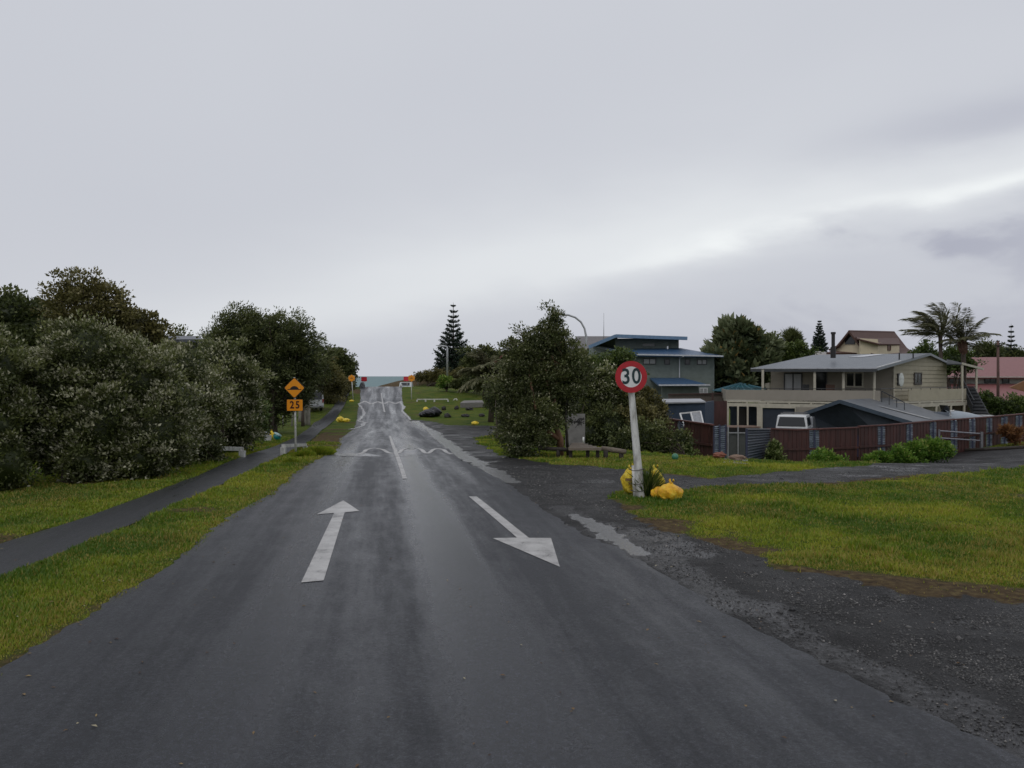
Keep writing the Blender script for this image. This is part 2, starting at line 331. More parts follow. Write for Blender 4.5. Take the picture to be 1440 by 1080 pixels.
def dirtf(xx, yy, sd):
    el = np.abs(xx-ev(RL, yy)); dirt = S(.22-el+(fbm(xx, yy, 2.2, 9)-.5)*.9, -.1, .5)*.75
    mid = (xx > ev(PR, yy)) & (xx < ev(RL, yy)) & (yy > 30); dirt = np.maximum(dirt, np.where(mid, S(fbm(xx, yy, .35, 4)+.45*np.exp(-((yy-43)/7)**2), .50, .68), 0))
    dirt = np.maximum(dirt, S(.95*S(yy, 15, 7)+.25-sd+(fbm(xx, yy, 1.1, 11)-.5)*1.9, -.1, .7)*.95*S(sd, -.5, 0)*(xx > 1)*(yy < 20))
    dirt = np.maximum(dirt, .7*S(fbm(xx, yy, .5, 12), .70, .85)); dirt = np.maximum(dirt, .75*np.exp(-((xx-8.8)/2.6)**2-((yy-31.5)/1)**2))
    dirt = np.maximum(dirt, S(np.exp(-((xx+15)/9)**2-((yy-137)/12)**2), .3, .6)); dirt = np.maximum(dirt, S(yy, 150, 165))
    return dirt
def build_ground():
    def axis(segs):
        out = [segs[0][0]]
        for a, b, s in segs:
            k = max(1, int(round((b-a)/s))); out += list(np.linspace(a, b, k+1)[1:])
        return np.array(out)
    X = axis([(-900, -200, 50), (-200, -60, 7), (-60, -26, 1.5), (-26, -9, .3), (-9, 12, .11), (12, 32, .3), (32, 60, 1.5), (60, 200, 7), (200, 900, 50)])
    Y = axis([(-200, -20, 20), (-20, 3, 1), (3, 20, .13), (20, 50, .28), (50, 130, .6), (130, 200, 2), (200, 400, 25)])
    xx, yy = np.meshgrid(X, Y, indexing='ij'); sd = polysd(xx, yy); g = grav(xx, yy, sd)
    z = gz(xx, yy)+relief(xx, yy)*(1-.5*g)*S(yy, -5, 3)
    z = np.where(inroad(xx, yy, -.28), z-.07, z); z = np.where(inpath(xx, yy, -.02), gz(xx, yy)-.08, z)
    wl = linedist(xx, yy, GUT); w = .62*S(.32-wl+(fbm(xx, yy, 1.5, 2)-.5)*.5+(fbm(xx, yy, 7, 6)-.5)*.3, -.12, .14)
    w = np.maximum(w, g*S(fbm(xx, yy, .9, 7), .62, .72)*.7); z = z-.006*w*g; bs_ = basin(xx, yy)*g; z = np.where(g > .3, z*(1-bs_)+(gz(xx, yy)-.03)*bs_, z); w = np.maximum(w, basin(xx, yy)*.8)
    dirt = dirtf(xx, yy, sd)
    n, mm = xx.shape; V = np.stack([xx, yy, z], -1).reshape(-1, 3)
    i, j = np.meshgrid(np.arange(n-1), np.arange(mm-1), indexing='ij'); q = (i*mm+j).ravel(); Fq = np.stack([q, q+mm, q+mm+1, q+1], 1)
    gf = g.ravel()[Fq].mean(1) > .5; A = {'grav': g.ravel(), 'wet': w.ravel(), 'dirt': dirt.ravel()}
    mat, nt, bs = newmat('ground'); L = nt.links
    n1 = noise(nt, .9, 6); n2 = noise(nt, 9, 5); n3 = noise(nt, 60, 4)
    gr = ramp(nt, n1, [(.3, (.045, .085, .012)), (.45, (.085, .125, .016)), (.6, (.125, .145, .022)), (.75, (.165, .155, .035))])
    gr = mixc(nt, .6, gr, ramp(nt, n2, [(.3, (.25, .25, .25)), (.7, (1, 1, 1))]), 'MULTIPLY')
    di = ramp(nt, n2, [(.3, (.035, .024, .015)), (.5, (.085, .058, .03)), (.7, (.15, .115, .05))])
    dv = math_(nt, 'ADD', attr(nt, 'dirt'), math_(nt, 'MULTIPLY', math_(nt, 'SUBTRACT', n2, .5), .9))
    gr = mixc(nt, ramp(nt, dv, [(.3, 0.), (.75, 1.)]), gr, di)
    gv = ramp(nt, noise(nt, 45, 6, rough=.8), [(.38, (.006, .006, .006)), (.5, (.019, .018, .018)), (.62, (.055, .052, .05)), (.72, (.2, .19, .18))])
    gv = mixc(nt, .35, gv, ramp(nt, noise(nt, 1.6, 5), [(.35, (.25, .24, .25)), (.65, (1, 1, 1))]), 'MULTIPLY')
    wt = ramp(nt, math_(nt, 'ADD', attr(nt, 'wet'), math_(nt, 'MULTIPLY', math_(nt, 'SUBTRACT', noise(nt, 14, 5, rough=.75), .5), 1.3)), [(.36, 0.), (.80, 1.)])
    gm = ramp(nt, math_(nt, 'ADD', attr(nt, 'grav'), math_(nt, 'MULTIPLY', math_(nt, 'SUBTRACT', n2, .5), .7)), [(.42, 0.), (.58, 1.)])
    gv = mixc(nt, wt, gv, (.02, .019, .02)); L.new(mixc(nt, gm, gr, gv), bs.inputs['Base Color'])
    rr = mixc(nt, gm, (.85, .85, .85), ramp(nt, n1, [(.35, .42), (.7, .75)])); rr = mixc(nt, math_(nt, 'MULTIPLY', wt, gm), rr, ramp(nt, noise(nt, 30, 4, rough=.8), [(.4, .14), (.6, .5)])); L.new(rr, bs.inputs['Roughness']); L.new(mixc(nt, gm, (.08, .08, .08), mixc(nt, wt, (.20, .20, .20), (.34, .34, .34))), bs.inputs['Specular IOR Level'])
    hh = mixc(nt, gm, n3, noise(nt, 45, 6, rough=.8)); b = nt.nodes.new('ShaderNodeBump'); b.inputs['Distance'].default_value = .03
    L.new(hh, b.inputs['Height']); L.new(math_(nt, 'MULTIPLY', math_(nt, 'SUBTRACT', 1.25, wt), .75), b.inputs['Strength']); L.new(b.outputs[0], bs.inputs['Normal'])
    for nm, sel in (('ground', ~gf), ('gravel_road', gf)):
        f = Fq[sel]; u, inv = np.unique(f, return_inverse=True); o = link(nm, mesh_np(nm, [(V[u], inv.reshape(-1, 4))], {k: a[u] for k, a in A.items()}, smooth=True), mat); o['kind'] = 'structure'
build_ground()
def asphalt(name, base, rlo, rhi, sheen=1.0):
    mat, nt, bs = newmat(name); L = nt.links
    cb = nt.nodes.new('ShaderNodeCombineXYZ'); L.new(attr(nt, 'cu'), cb.inputs[0]); L.new(attr(nt, 'sv'), cb.inputs[1])
    def rn(sx, sy, det, rough=.6):
        mp = nt.nodes.new('ShaderNodeMapping'); mp.inputs['Scale'].default_value = (sx, sy, 1); L.new(cb.outputs[0], mp.inputs[0]); n = nt.nodes.new('ShaderNodeTexNoise'); n.inputs['Scale'].default_value = 1; n.inputs['Detail'].default_value = det; n.inputs['Roughness'].default_value = rough; L.new(mp.outputs[0], n.inputs[0]); return n.outputs['Fac']
    band = rn(1.5, .07, 4); cross = rn(1.2, 1.6, 5); mid = rn(5, 1.1, 5, .7); fine = noise(nt, 120, 3, rough=.8); agg = noise(nt, 34, 4, rough=.9)
    f = math_(nt, 'ADD', math_(nt, 'MULTIPLY', band, .62), math_(nt, 'ADD', math_(nt, 'MULTIPLY', cross, .14), math_(nt, 'MULTIPLY', mid, .24)))
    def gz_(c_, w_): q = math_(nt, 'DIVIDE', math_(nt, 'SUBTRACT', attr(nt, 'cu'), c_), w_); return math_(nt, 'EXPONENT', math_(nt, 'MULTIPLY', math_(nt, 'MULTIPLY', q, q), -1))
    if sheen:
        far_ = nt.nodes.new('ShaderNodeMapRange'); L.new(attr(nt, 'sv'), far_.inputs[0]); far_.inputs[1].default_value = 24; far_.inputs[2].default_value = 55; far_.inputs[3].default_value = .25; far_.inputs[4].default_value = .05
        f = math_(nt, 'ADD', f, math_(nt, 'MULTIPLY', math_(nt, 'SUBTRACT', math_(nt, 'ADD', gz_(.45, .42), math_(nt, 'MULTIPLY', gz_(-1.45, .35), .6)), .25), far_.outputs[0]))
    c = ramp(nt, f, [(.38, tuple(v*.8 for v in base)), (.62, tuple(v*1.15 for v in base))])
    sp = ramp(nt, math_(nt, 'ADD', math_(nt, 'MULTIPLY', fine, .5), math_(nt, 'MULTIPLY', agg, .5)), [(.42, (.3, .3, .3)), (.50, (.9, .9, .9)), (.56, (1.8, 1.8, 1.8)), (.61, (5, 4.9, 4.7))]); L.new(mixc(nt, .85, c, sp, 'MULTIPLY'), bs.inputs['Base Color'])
    rr = ramp(nt, math_(nt, 'ADD', f, math_(nt, 'MULTIPLY', math_(nt, 'SUBTRACT', agg, .5), .25)), [(.38, rhi), (.66, rlo)]); L.new(rr, bs.inputs['Roughness']); bs.inputs['Specular IOR Level'].default_value = .36
    bump(nt, bs, math_(nt, 'ADD', fine, math_(nt, 'MULTIPLY', agg, .8)), .5, .008); return mat
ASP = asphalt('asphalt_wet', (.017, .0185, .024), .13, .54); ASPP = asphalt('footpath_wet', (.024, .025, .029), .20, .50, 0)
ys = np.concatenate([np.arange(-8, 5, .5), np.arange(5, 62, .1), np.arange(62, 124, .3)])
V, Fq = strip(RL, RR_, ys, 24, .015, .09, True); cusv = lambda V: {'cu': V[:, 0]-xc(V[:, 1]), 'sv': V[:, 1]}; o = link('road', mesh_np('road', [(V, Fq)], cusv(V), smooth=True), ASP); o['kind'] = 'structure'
V, Fq = strip(PL, PR, np.concatenate([np.arange(-8, 60, .2), np.arange(60, 117, .5)]), 4, .005, .03, False, 3); o = link('footpath', mesh_np('footpath', [(V, Fq)], cusv(V), smooth=True), ASPP); o['kind'] = 'structure'
# sea
mw, nt, bs = newmat('sea'); nt.links.new(ramp(nt, noise(nt, .02, 6, stretch=(1, 4, 1)), [(.35, (.11, .18, .19)), (.6, (.16, .245, .255)), (.8, (.3, .38, .39))]), bs.inputs['Base Color']); bs.inputs['Roughness'].default_value = .6; bs.inputs['Specular IOR Level'].default_value = .15; bump(nt, bs, noise(nt, .6, 5), .5, .4)
o = MB().add([(-30000, 150, -6.5), (30000, 150, -6.5), (30000, 40000, -6.5), (-30000, 40000, -6.5)], [(0, 1, 2, 3)]).build('sea_water', mw); o['kind'] = 'structure'
# markings and puddles
def gzr(x, y): return gz(x, y)+hump(x, y)
def sheet(pxpoly, lift, res=.06, fn=gzr):
    P = np.array([hit(*p)[:2] for p in pxpoly]); x0, y0 = P.min(0); x1, y1 = P.max(0); nx = max(2, int((x1-x0)/res)); ny = max(2, int((y1-y0)/res/2))
    import bmesh
    bm = bmesh.new(); vs = [bm.verts.new((a, b, 0)) for a, b in P]; bm.faces.new(vs)
    for k in range(1, ny):
        bmesh.ops.bisect_plane(bm, geom=bm.verts[:]+bm.edges[:]+bm.faces[:], plane_co=(0, y0+(y1-y0)*k/ny, 0), plane_no=(0, 1, 0))
    bmesh.ops.triangulate(bm, faces=bm.faces[:])
    bm.verts.ensure_lookup_table(); V = np.array([v.co[:] for v in bm.verts]); Fq = np.array([[v.index for v in f.verts] for f in bm.faces]); bm.free(); V[:, 2] = fn(V[:, 0], V[:, 1])+lift; return V, Fq
PNT, nt, bs = newmat('road_paint'); fw = math_(nt, 'ADD', math_(nt, 'MULTIPLY', noise(nt, 60, 5, rough=.8), .5), math_(nt, 'MULTIPLY', noise(nt, 3, 5), .5))
nt.links.new(ramp(nt, fw, [(.39, (.06, .06, .06)), (.45, (.33, .32, .31)), (.62, (.50, .49, .475))]), bs.inputs['Base Color']); bs.inputs['Roughness'].default_value = .45; bump(nt, bs, noise(nt, 120, 3), .3, .004)
def structure(name, parts, mat, smooth=True): o = link(name, mesh_np(name, parts, smooth=smooth), mat); o['kind'] = 'structure'; return o
structure('road_arrow_marking', [sheet([(422.8, 822.6), (454.6, 819.7), (484.3, 722.7), (505, 720.7), (482.5, 705.4), (445.2, 725.2), (469.6, 723.5)], .021)], PNT)
structure('road_arrow_marking', [sheet([(659, 699.9), (670.5, 700.3), (743.9, 759), (774.9, 759), (787.5, 800.6), (693, 759.4), (727, 758.6)], .021)], PNT)
structure('centre_line_marking', [sheet([(546.8, 613.5), (549.6, 613.5), (559, 637), (572, 674.5), (566, 675), (554, 638)], .022)], PNT)
structure('centre_line_marking', [sheet([(535.3, 553.2), (536.4, 553.2), (542, 580), (539.6, 580)], .024)], PNT)
def polyline(pxs, wx, wy=None, lift=.022, ragged=0, o=0, fn=gzr, world=None):
    P = np.array(world if world is not None else [hit(*p)[:2] for p in pxs]); d = np.r_[0, np.cumsum(np.hypot(*np.diff(P, axis=0).T))]; n = max(4, int(d[-1]/.12)); s = np.linspace(0, d[-1], n)
    x = np.interp(s, d, P[:, 0]); y = np.interp(s, d, P[:, 1]); ww = np.interp(s, d, wx) if hasattr(wx, '__len__') else np.full(n, wx); dx = np.gradient(x); dy = np.gradient(y); l = np.hypot(dx, dy)+1e-9; nx_, ny_ = -dy/l, dx/l
    a = ww/2*(1+ragged*2*(fbm(s, s*0+o, 1.6)-.5)+ragged*(vn(s, s*0, 7, o)-.5)); b = ww/2*(1+ragged*2*(fbm(s, s*0+o+5, 1.6)-.5)+ragged*(vn(s, s*0+3, 7, o)-.5))
    a = np.maximum(a, .01); b = np.maximum(b, .01); k = 6 if np.max(ww) < 1 else 22; t = np.linspace(0, 1, k); X = (x-nx_*a)[:, None]+((nx_*(a+b))[:, None])*t; Y = (y-ny_*a)[:, None]+((ny_*(a+b))[:, None])*t
    V = np.stack([X, Y, fn(X, Y)+lift], -1).reshape(-1, 3); i, j = np.meshgrid(np.arange(n-1), np.arange(k-1), indexing='ij'); q = (i*k+j).ravel(); return V, np.stack([q, q+k, q+k+1, q+1], 1)
def zig(pxs, w): return polyline(pxs, w, lift=.023)
for zz, w in (([(505, 639.6), (515, 635.8), (525.6, 633.2), (537, 635.2), (551, 638.8), (559, 638.6), (568, 634.5), (580, 632.3), (590, 634.5), (600, 638.8), (614.7, 633.8), (624, 635.8), (635, 639.8)], .14), ([(504, 568.5), (513, 564.5), (522, 568.5), (531, 565), (539, 568)], .28), ([(540, 568), (547, 565), (556, 568), (564, 565)], .28)):
    structure('speed_hump_marking', [zig(zz, w)], PNT)
MP, nt, bs = newmat('puddle'); bs.inputs['Base Color'].default_value = (.15, .15, .15, 1); bs.inputs['Roughness'].default_value = .17; bs.inputs['Specular IOR Level'].default_value = .9; bump(nt, bs, noise(nt, 16, 4, stretch=(1, 2.5, 1)), .6, .03)
pg = lambda x, y: gz(x, y)+hump(x, y)
for q in PUDR:
    a_, b_ = np.array(q[0]), np.array(q[1]); c_, d_ = np.array(q[-1]), np.array(q[-2]); q = [tuple(a_+(a_-b_)/np.linalg.norm(a_-b_)*1.0)]+list(q)+[tuple(c_+(c_-d_)/np.linalg.norm(c_-d_)*1.0)]
    structure('puddle', [polyline(None, 1.15, lift=-.014, ragged=.3, o=int(q[0][1]), fn=gz, world=q)], MP)
for pts, w, rg, lf in (([(472, 641.5), (488, 640.8), (505, 641), (520, 641.8), (538, 642.5)], [.6, 2.6, 2.0, .9, .1], .8, .019), ([(505, 569), (511, 577), (512, 584), (503, 592), (513, 594.5), (509, 600), (492, 604.5)], [.2, .25, .3, .3, .35, .3, .3], .8, .028),
                     ([(563, 566), (568, 573), (565, 578), (571, 584), (577, 591)], [.2, .3, .15, .3, .2], .9, .028), ([(545, 644), (575, 641.5), (598, 642)], [.03, .16, .03], 1.2, .02)):
    structure('puddle', [polyline(pts, w, lift=lf, ragged=rg, o=int(pts[0][0]), fn=pg)], MP)
# ------------------------------------------------------------------ grass
GR = leafmat('grass_blade', (.08, .15, .014), (.19, .26, .020), (.33, .345, .035), pale=(.36, .27, .07), trans=.38)
def blades(n, dlo, dhi, ang, name, test, hmul=1.0, pw=1.0):
    d = (dlo**(1-pw)+R.uniform(0, 1, n)*(dhi**(1-pw)-dlo**(1-pw)))**(1/(1-pw)) if pw != 1 else dlo*np.exp(R.uniform(0, 1, n)*math.log(dhi/dlo))
    u = R.uniform(ang[0], ang[1], n); x = u*d; y = d; ok = test(x, y); x = x[ok]; y = y[ok]; g = grav(x, y)
    ok = (g < R.uniform(.0, .75, len(x))) & ~inroad(x, y, R.uniform(-.14, .04, len(x))) & ~inpath(x, y, .0); x = x[ok]; y = y[ok]; dt = dirtf(x, y, polysd(x, y)); ok = R.uniform(0, 1, len(x)) > .97*S(dt, .35, .8); x = x[ok]; y = y[ok]; dt = dt[ok]; n = len(x)
    tall = .6+.9*fbm(x, y, .8, 20)+.5*(fbm(x, y, 4, 21)-.5)+1.3*S(fbm(x, y, 2.6, 35), .70, .80)*S(y, 6, 9); h = R.uniform(.02, .055, n)*tall*hmul*(1+np.maximum(y-12, 0)*.012)*(1-.5*S(dt, 0, .6)); z = gz(x, y)+relief(x, y)-.008
    a = R.uniform(0, 2*math.pi, n); ln = R.uniform(.1, .9, n); P = np.stack([x, y, z], 1); D = np.stack([np.cos(a)*ln, np.sin(a)*ln-.1, np.full(n, 1.)], 1)
    wd = (.0035+.0006*y)*R.uniform(.7, 1.3, n); s = unit(np.stack([-np.sin(a), np.cos(a)*.3, np.zeros(n)], 1)); s[:, 0] = np.where(np.abs(s[:, 0]) < .4, .6, s[:, 0])
    V = np.stack([P-s*wd[:, None], P+s*wd[:, None], P+D*h[:, None]], 1).reshape(-1, 3)
    v = np.clip(fbm(x, y, .7, 23)*2.2-.85+.5*(fbm(x, y, 3.5, 28)-.5)+R.uniform(-.2, .35, n), 0, 1); dd = np.clip((.25+.5*(x > 0)+.4*(x < -7.2))*S(fbm(x, y, .55, 26)+.3*(fbm(x, y, 3, 27)-.5), .50, .74)+.5*S(fbm(x, y, 2.1, 24), .58, .78)+.5*S(.5-np.abs(x-ev(RL, y)), -.2, .3), 0, 1); p = (R.uniform(0, 1, n) < .12+.6*dd)*R.uniform(.3, 1, n)
    o = link(name, mesh_np(name, [(V, np.arange(3*n).reshape(-1, 3))], {'v': np.repeat(v, 3), 'p': np.repeat(p, 3)}), GR); tag(o, kind='stuff'); return o
tag(blades(430000, 5, 45, (-.78, 0), 'verge_grass', lambda x, y: (x < ev(RL, y)+.1) & (x > -14-y*.3)), 'short damp grass between the road, the footpath and the hedge', 'grass')
tag(blades(560000, 6.5, 48, (-.25, .80), 'lawn_grass', lambda x, y: (x > ev(RR_, y)) & (y > 7)), 'short patchy lawn to the right of the gravel', 'grass')
print('ground done')
# ================================================================== THINGS
WH = M('white_paint', (.62, .62, .60), .5, .3, 14, bmp=.15, c2=(.33, .31, .27)); WHW = M('white_weathered_wood', (.56, .56, .54), .6, .5, 9, bmp=.3, stretch=(1, 1, .35), c2=(.19, .175, .15))
ORG = M('sign_orange', (.80, .29, .012), .35, .1, 4); BLK = M('sign_black', (.012, .01, .01), .45, .2, 8); REDS = M('sign_red', (.42, .012, .022), .35, .2, 5); SWH = M('sign_white', (.72, .72, .72), .4, .15, 6); INK = M('digit_ink', (.008, .03, .035), .4, .1, 6)
GALV = M('galvanised_steel', (.42, .43, .44), .4, .2, 6, metal=.5)
def disc(mb, c, rx, rz, y, th=.008, n=40, a0=0, a1=2*math.pi, r_in=0):
    V = []; 
    for yy in (y-th, y):
        for k in range(n): t = a0+(a1-a0)*k/n; V.append((c[0]+rx*math.cos(t), yy, c[1]+rz*math.sin(t)))
    mb.add(V, [tuple(range(n)), tuple(range(2*n-1, n-1, -1))]+[(k, k+n, (k+1) % n+n, (k+1) % n) for k in range(n)])
def ring(mb, cx, cz, ro, ri, y0, y1, n=48):
    V = []
    for r in (ro, ri):
        for yy in (y0, y1):
            for k in range(n): t = 2*math.pi*k/n; V.append((cx+r*math.cos(t), yy, cz+r*math.sin(t)))
    Fs = []
    for k in range(n):
        q = (k+1) % n; Fs += [(k, q, 2*n+q, 2*n+k), (n+k, 3*n+k, 3*n+q, n+q), (k, n+k, n+q, q), (2*n+k, 2*n+q, 3*n+q, 3*n+k)]
    mb.add(V, Fs)
def prism_xz(mb, pts, y, th):
    k = len(pts); V = [(a, y-th, b) for a, b in pts]+[(a, y, b) for a, b in pts]
    mb.add(V, [tuple(range(k)), tuple(range(2*k-1, k-1, -1))]+[(i, i+k, (i+1) % k+k, (i+1) % k) for i in range(k)])
def rrect(w, h, r, n=5):
    out = []
    for cx, cz, a in ((w/2-r, h/2-r, 0), (-w/2+r, h/2-r, 90), (-w/2+r, -h/2+r, 180), (w/2-r, -h/2+r, 270)):
        for k in range(n+1): t = math.radians(a+90*k/n); out.append((cx+r*math.cos(t), cz+r*math.sin(t)))
    return out
RX = Matrix.Rotation(math.pi/2, 4, 'X')
# --- 30 sign (leans left)
b = Vector(hit(903, 699)); t30 = thing('speed_sign', 'round red ringed 30 sign on leaning weathered white post beside yellow bags', 'road sign', b)
dS = b.y; top = W(888, 551, dS); ctr = W(887.5, 530, dS-.1)
pb = b+Vector((0, 0, -.25)); topp = top+(top-b)*.16
MB().tube([pb+(topp-pb)*k/10 for k in range(11)], [.083-.0028*k for k in range(11)], 14).build('post', WHW, t30, smooth=True)
cy = ctr.y; r = 22.3/F*dS; lx, lz = ctr.x, ctr.z
mb = MB(); disc(mb, (lx, lz), r*.985, r*.985, cy+.006, .006); mb.build('sign_plate', GALV, t30)
mb = MB(); disc(mb, (lx, lz), r*.66, r*.66, cy-.002, .004); mb.build('white_face', SWH, t30)
mb = MB(); ring(mb, lx, lz, r, r*.655, cy-.008, cy-.001); mb.build('red_ring', REDS, t30)
tm = Matrix.Translation(Vector((0, cy-.010, lz))-Vector((0, b.y, b.z))+Vector((lx-b.x, 0, 0))) @ Matrix.Rotation(math.radians(-2), 4, 'Y') @ RX
text('30', .40, .002, 'digits', INK, t30, tm, .006, .86, 1.12)
for f, rr in ((.06, .092), (.13, .09), (.26, .088)):
    mb = MB(); c = b.lerp(top, f); mb.tube([c+Vector((rr*1.7*math.cos(q*math.pi/8)-.05, rr*math.sin(q*math.pi/8), .012*math.sin(q))) for q in range(17)], .006, 4, False); mb.build('wire_tie', M('rusty_wire', (.05, .04, .035), .6, .3), t30)
p0 = b+Vector((-.095, .05, -.2)); tag(MB().tube([p0, p0+Vector((-.03, 0, .45)), p0+Vector((-.05, 0, .78))], [.05, .047, .043], 10).build('stake', WHW, origin=p0, smooth=True), 'short white wooden stake tied to the foot of the 30 sign post', 'stake')
# --- 25 hump sign
def hump_sign(pbase, px, pdia, pplate, label, group=None, postr=.032, text25=True):
    b = Vector(hit(*pbase)); d = b.y; t = thing('hump_warning_sign', label, 'road sign', b, group)
    c = W(pdia[0], pdia[1], d-.07); h = pdia[2]/F*d; tp = W(px, pdia[1]-pdia[2]*.98, d)
    MB().tube([b-Vector((0, 0, .2)), b.lerp(tp, .5), tp], [postr*1.1, postr, postr], 10).build('post', WH, t, smooth=True)
    def dia(k): return [(c.x+a*h*k, c.z+q*h*k) for a, q in ((.06, .94), (-.06, .94), (-.94, .06), (-.94, -.06), (-.06, -.94), (.06, -.94), (.94, -.06), (.94, .06))]
    mb = MB(); prism_xz(mb, dia(1), c.y+.012, .012); mb.build('diamond_plate', BLK, t); mb = MB(); prism_xz(mb, dia(.925), c.y-.002, .004); mb.build('orange_face', ORG, t)
    s = h/15.0; pts = [(-9.5, -2.6), (9.5, -2.6), (9.5, -1.6), (6.3, -1.6), (4.6, .8), (2.6, 2.1), (0, 2.6), (-2.6, 2.1), (-4.6, .8), (-6.3, -1.6), (-9.5, -1.6)]
    mb = MB(); prism_xz(mb, [(c.x+a*s, c.z+q*s) for a, q in pts][::-1], c.y-.007, .003); mb.build('hump_symbol', BLK, t)
    if pplate:
        q = W(pplate[0], pplate[1], d-.07); w = pplate[2]/F*d; hh = pplate[3]/F*d
        mb = MB(); prism_xz(mb, [(q.x+a, q.z+e) for a, e in rrect(w, hh, .03)], q.y+.012, .012); mb.build('number_plate', BLK, t)
        mb = MB(); prism_xz(mb, [(q.x+a, q.z+e) for a, e in rrect(w*.95, hh*.93, .025)], q.y-.002, .004); mb.build('orange_plate', ORG, t)
        text('25', .33, .002, 'digits', M('digit_dark', (.05, .008, .008), .4), t, Matrix.Translation(Vector((q.x, q.y-.007, q.z))-b) @ RX, .009, .85, 1.3)
    return t
hump_sign((416, 638.5), 414, (414, 545.5, 15.2), (414.5, 569.8, 23.2, 16.8), 'orange diamond hump sign above a 25 plate on white post beside footpath')
def small_sign(pbase, ptop, half, mat, label, cat, shape='diamond', postr=.05, plate2=None):
    b = Vector(hit(*pbase)); d = b.y; t = thing('road_sign', label, cat, b); tp = W(ptop[0], ptop[1], d)
    MB().tube([b-Vector((0, 0, .2)), tp], postr, 8).build('post', WH, t, smooth=True); c = W(ptop[0], ptop[1]+half*.8, d-.09); h = half/F*d; mb = MB()
    if shape == 'diamond': prism_xz(mb, [(c.x+a*h*1.15, c.z+q*h*1.15) for a, q in ((.1, 1), (-.1, 1), (-1, .1), (-1, -.1), (-.1, -1), (.1, -1), (1, -.1), (1, .1))], c.y, .02)
    else: prism_xz(mb, [(c.x+a, c.z+q) for a, q in rrect(2*h, 1.6*h, h*.25)], c.y, .02)
    mb.build('sign_plate', mat, t)
    if shape == 'diamond':
        mb = MB(); prism_xz(mb, [(c.x+a*h, c.z+q*h) for a, q in ((-.5, -.12), (.5, -.12), (.3, .1), (0, .22), (-.3, .1))], c.y-.022, .004); mb.build('symbol', M('faded_symbol', (.22, .09, .02), .5), t)
        mb = MB(); prism_xz(mb, [(c.x+a*h*1.25, c.z+q*h*1.25) for a, q in rrect(1.7, 1.5, .3)], c.y+.03, .015); mb.build('backing_board', M('faded_orange', (.62, .36, .16), .5), t)
    return t
small_sign((496.6, 562), (494.5, 528.5), 4.2, ORG, 'small orange diamond sign on white pole left of the far road', 'road sign')
small_sign((578.6, 562), (578.7, 528.5), 4.2, ORG, 'small orange diamond sign on white pole at the right edge of the far road', 'road sign')
RED2 = M('sign_bright_red', (.62, .03, .05), .4)
small_sign((512, 544.2), (512, 530), 4.0, RED2, 'red rectangular sign standing against the sea at the left of the crest', 'road sign', 'rect', .035)
small_sign((573, 544.0), (571.5, 529.5), 4.0, RED2, 'red rectangular sign behind the orange diamond at the right of the crest', 'road sign', 'rect', .035)
# --- white rails
def rail(pts, legs, label, th=.09):
    b = Vector(hit(*legs[0])); t = thing('barrier_rail', label, 'barrier', b, None); a = W(pts[0][0], pts[0][1], Vector(hit(*legs[0])).y); e = W(pts[1][0], pts[1][1], Vector(hit(*legs[-1])).y)
    MB().beam(a, e, th*1.1, th).build('rail', WHW, t)
    for lg in legs:
        q = Vector(hit(*lg)); k = 0 if len(legs) == 1 else (lg[0]-legs[0][0])/(legs[-1][0]-legs[0][0]); tp = a.lerp(e, min(1, max(0, k))); tp.z -= th*.5
        q = Vector((tp.x, tp.y, gzf(tp.x, tp.y)-.1)); MB().beam(q, tp, th*1.5, th*1.5).build('post', WHW, t)
    return t
rail([(305, 630.5), (340.5, 631.5)], [(309, 641), (339, 643)], 'low white timber rail at the hedge side of the footpath', .11)
rail([(398, 627), (429, 625.6)], [(399.5, 640), (428, 632)], 'low white timber rail beside the foot of the 25 sign', .1)
rail([(452, 563.6), (470, 563)], [(454, 567), (467, 566.5)], 'small white rail between the parked white van and the footpath', .12)
rail([(586.4, 561.6), (630, 561.4)], [(586.8, 565), (598.5, 565), (610.7, 565), (629.4, 565)], 'long low white rail across the far grass on four posts', .11)
rail([(638, 561.5), (642.5, 560.5)], [(638.5, 563), (642, 563)], 'tiny white rail end near the drooping palm', .1)
def post(px, py0, py1, r, label, name='marker_post', mat=WH, cat='post', d=None):
    b = Vector(hit(px, py0)) if d is None else Vector(((px-720)/F*d, d, gzf((px-720)/F*d, d))); tp = W(px, py1, b.y); h = tp.z-b.z
    return tag(MB().tube([b-Vector((0, 0, .1)), b+Vector((0, 0, h*.5)), b+Vector((0, 0, h*.93)), b+Vector((0, 0, h))], [r*1.05, r, r*.97, r*.6], 10).build(name, mat, origin=b, smooth=True), label, cat)
post(730.3, 636, 627.5, .065, 'stubby white bollard on grass left of the forked tree')
post(397.8, 598, 582.5, .045, 'thin white post in the shade left of the 25 sign pole', mat=WHW)
post(372.8, 599.5, 593.5, .05, 'short white stump post just above the pile by the hedge', mat=WHW)
post(587.6, 541.5, 531, .07, 'white marker post right of the far orange sign', mat=WHW)
post(564, 544.3, 540.4, .16, 'pale stubby post at the right corner of the road crest', mat=WHW)
post(611, 540.2, 536.4, .05, 'thin dull post in far scrub on the dune', mat=WHW)
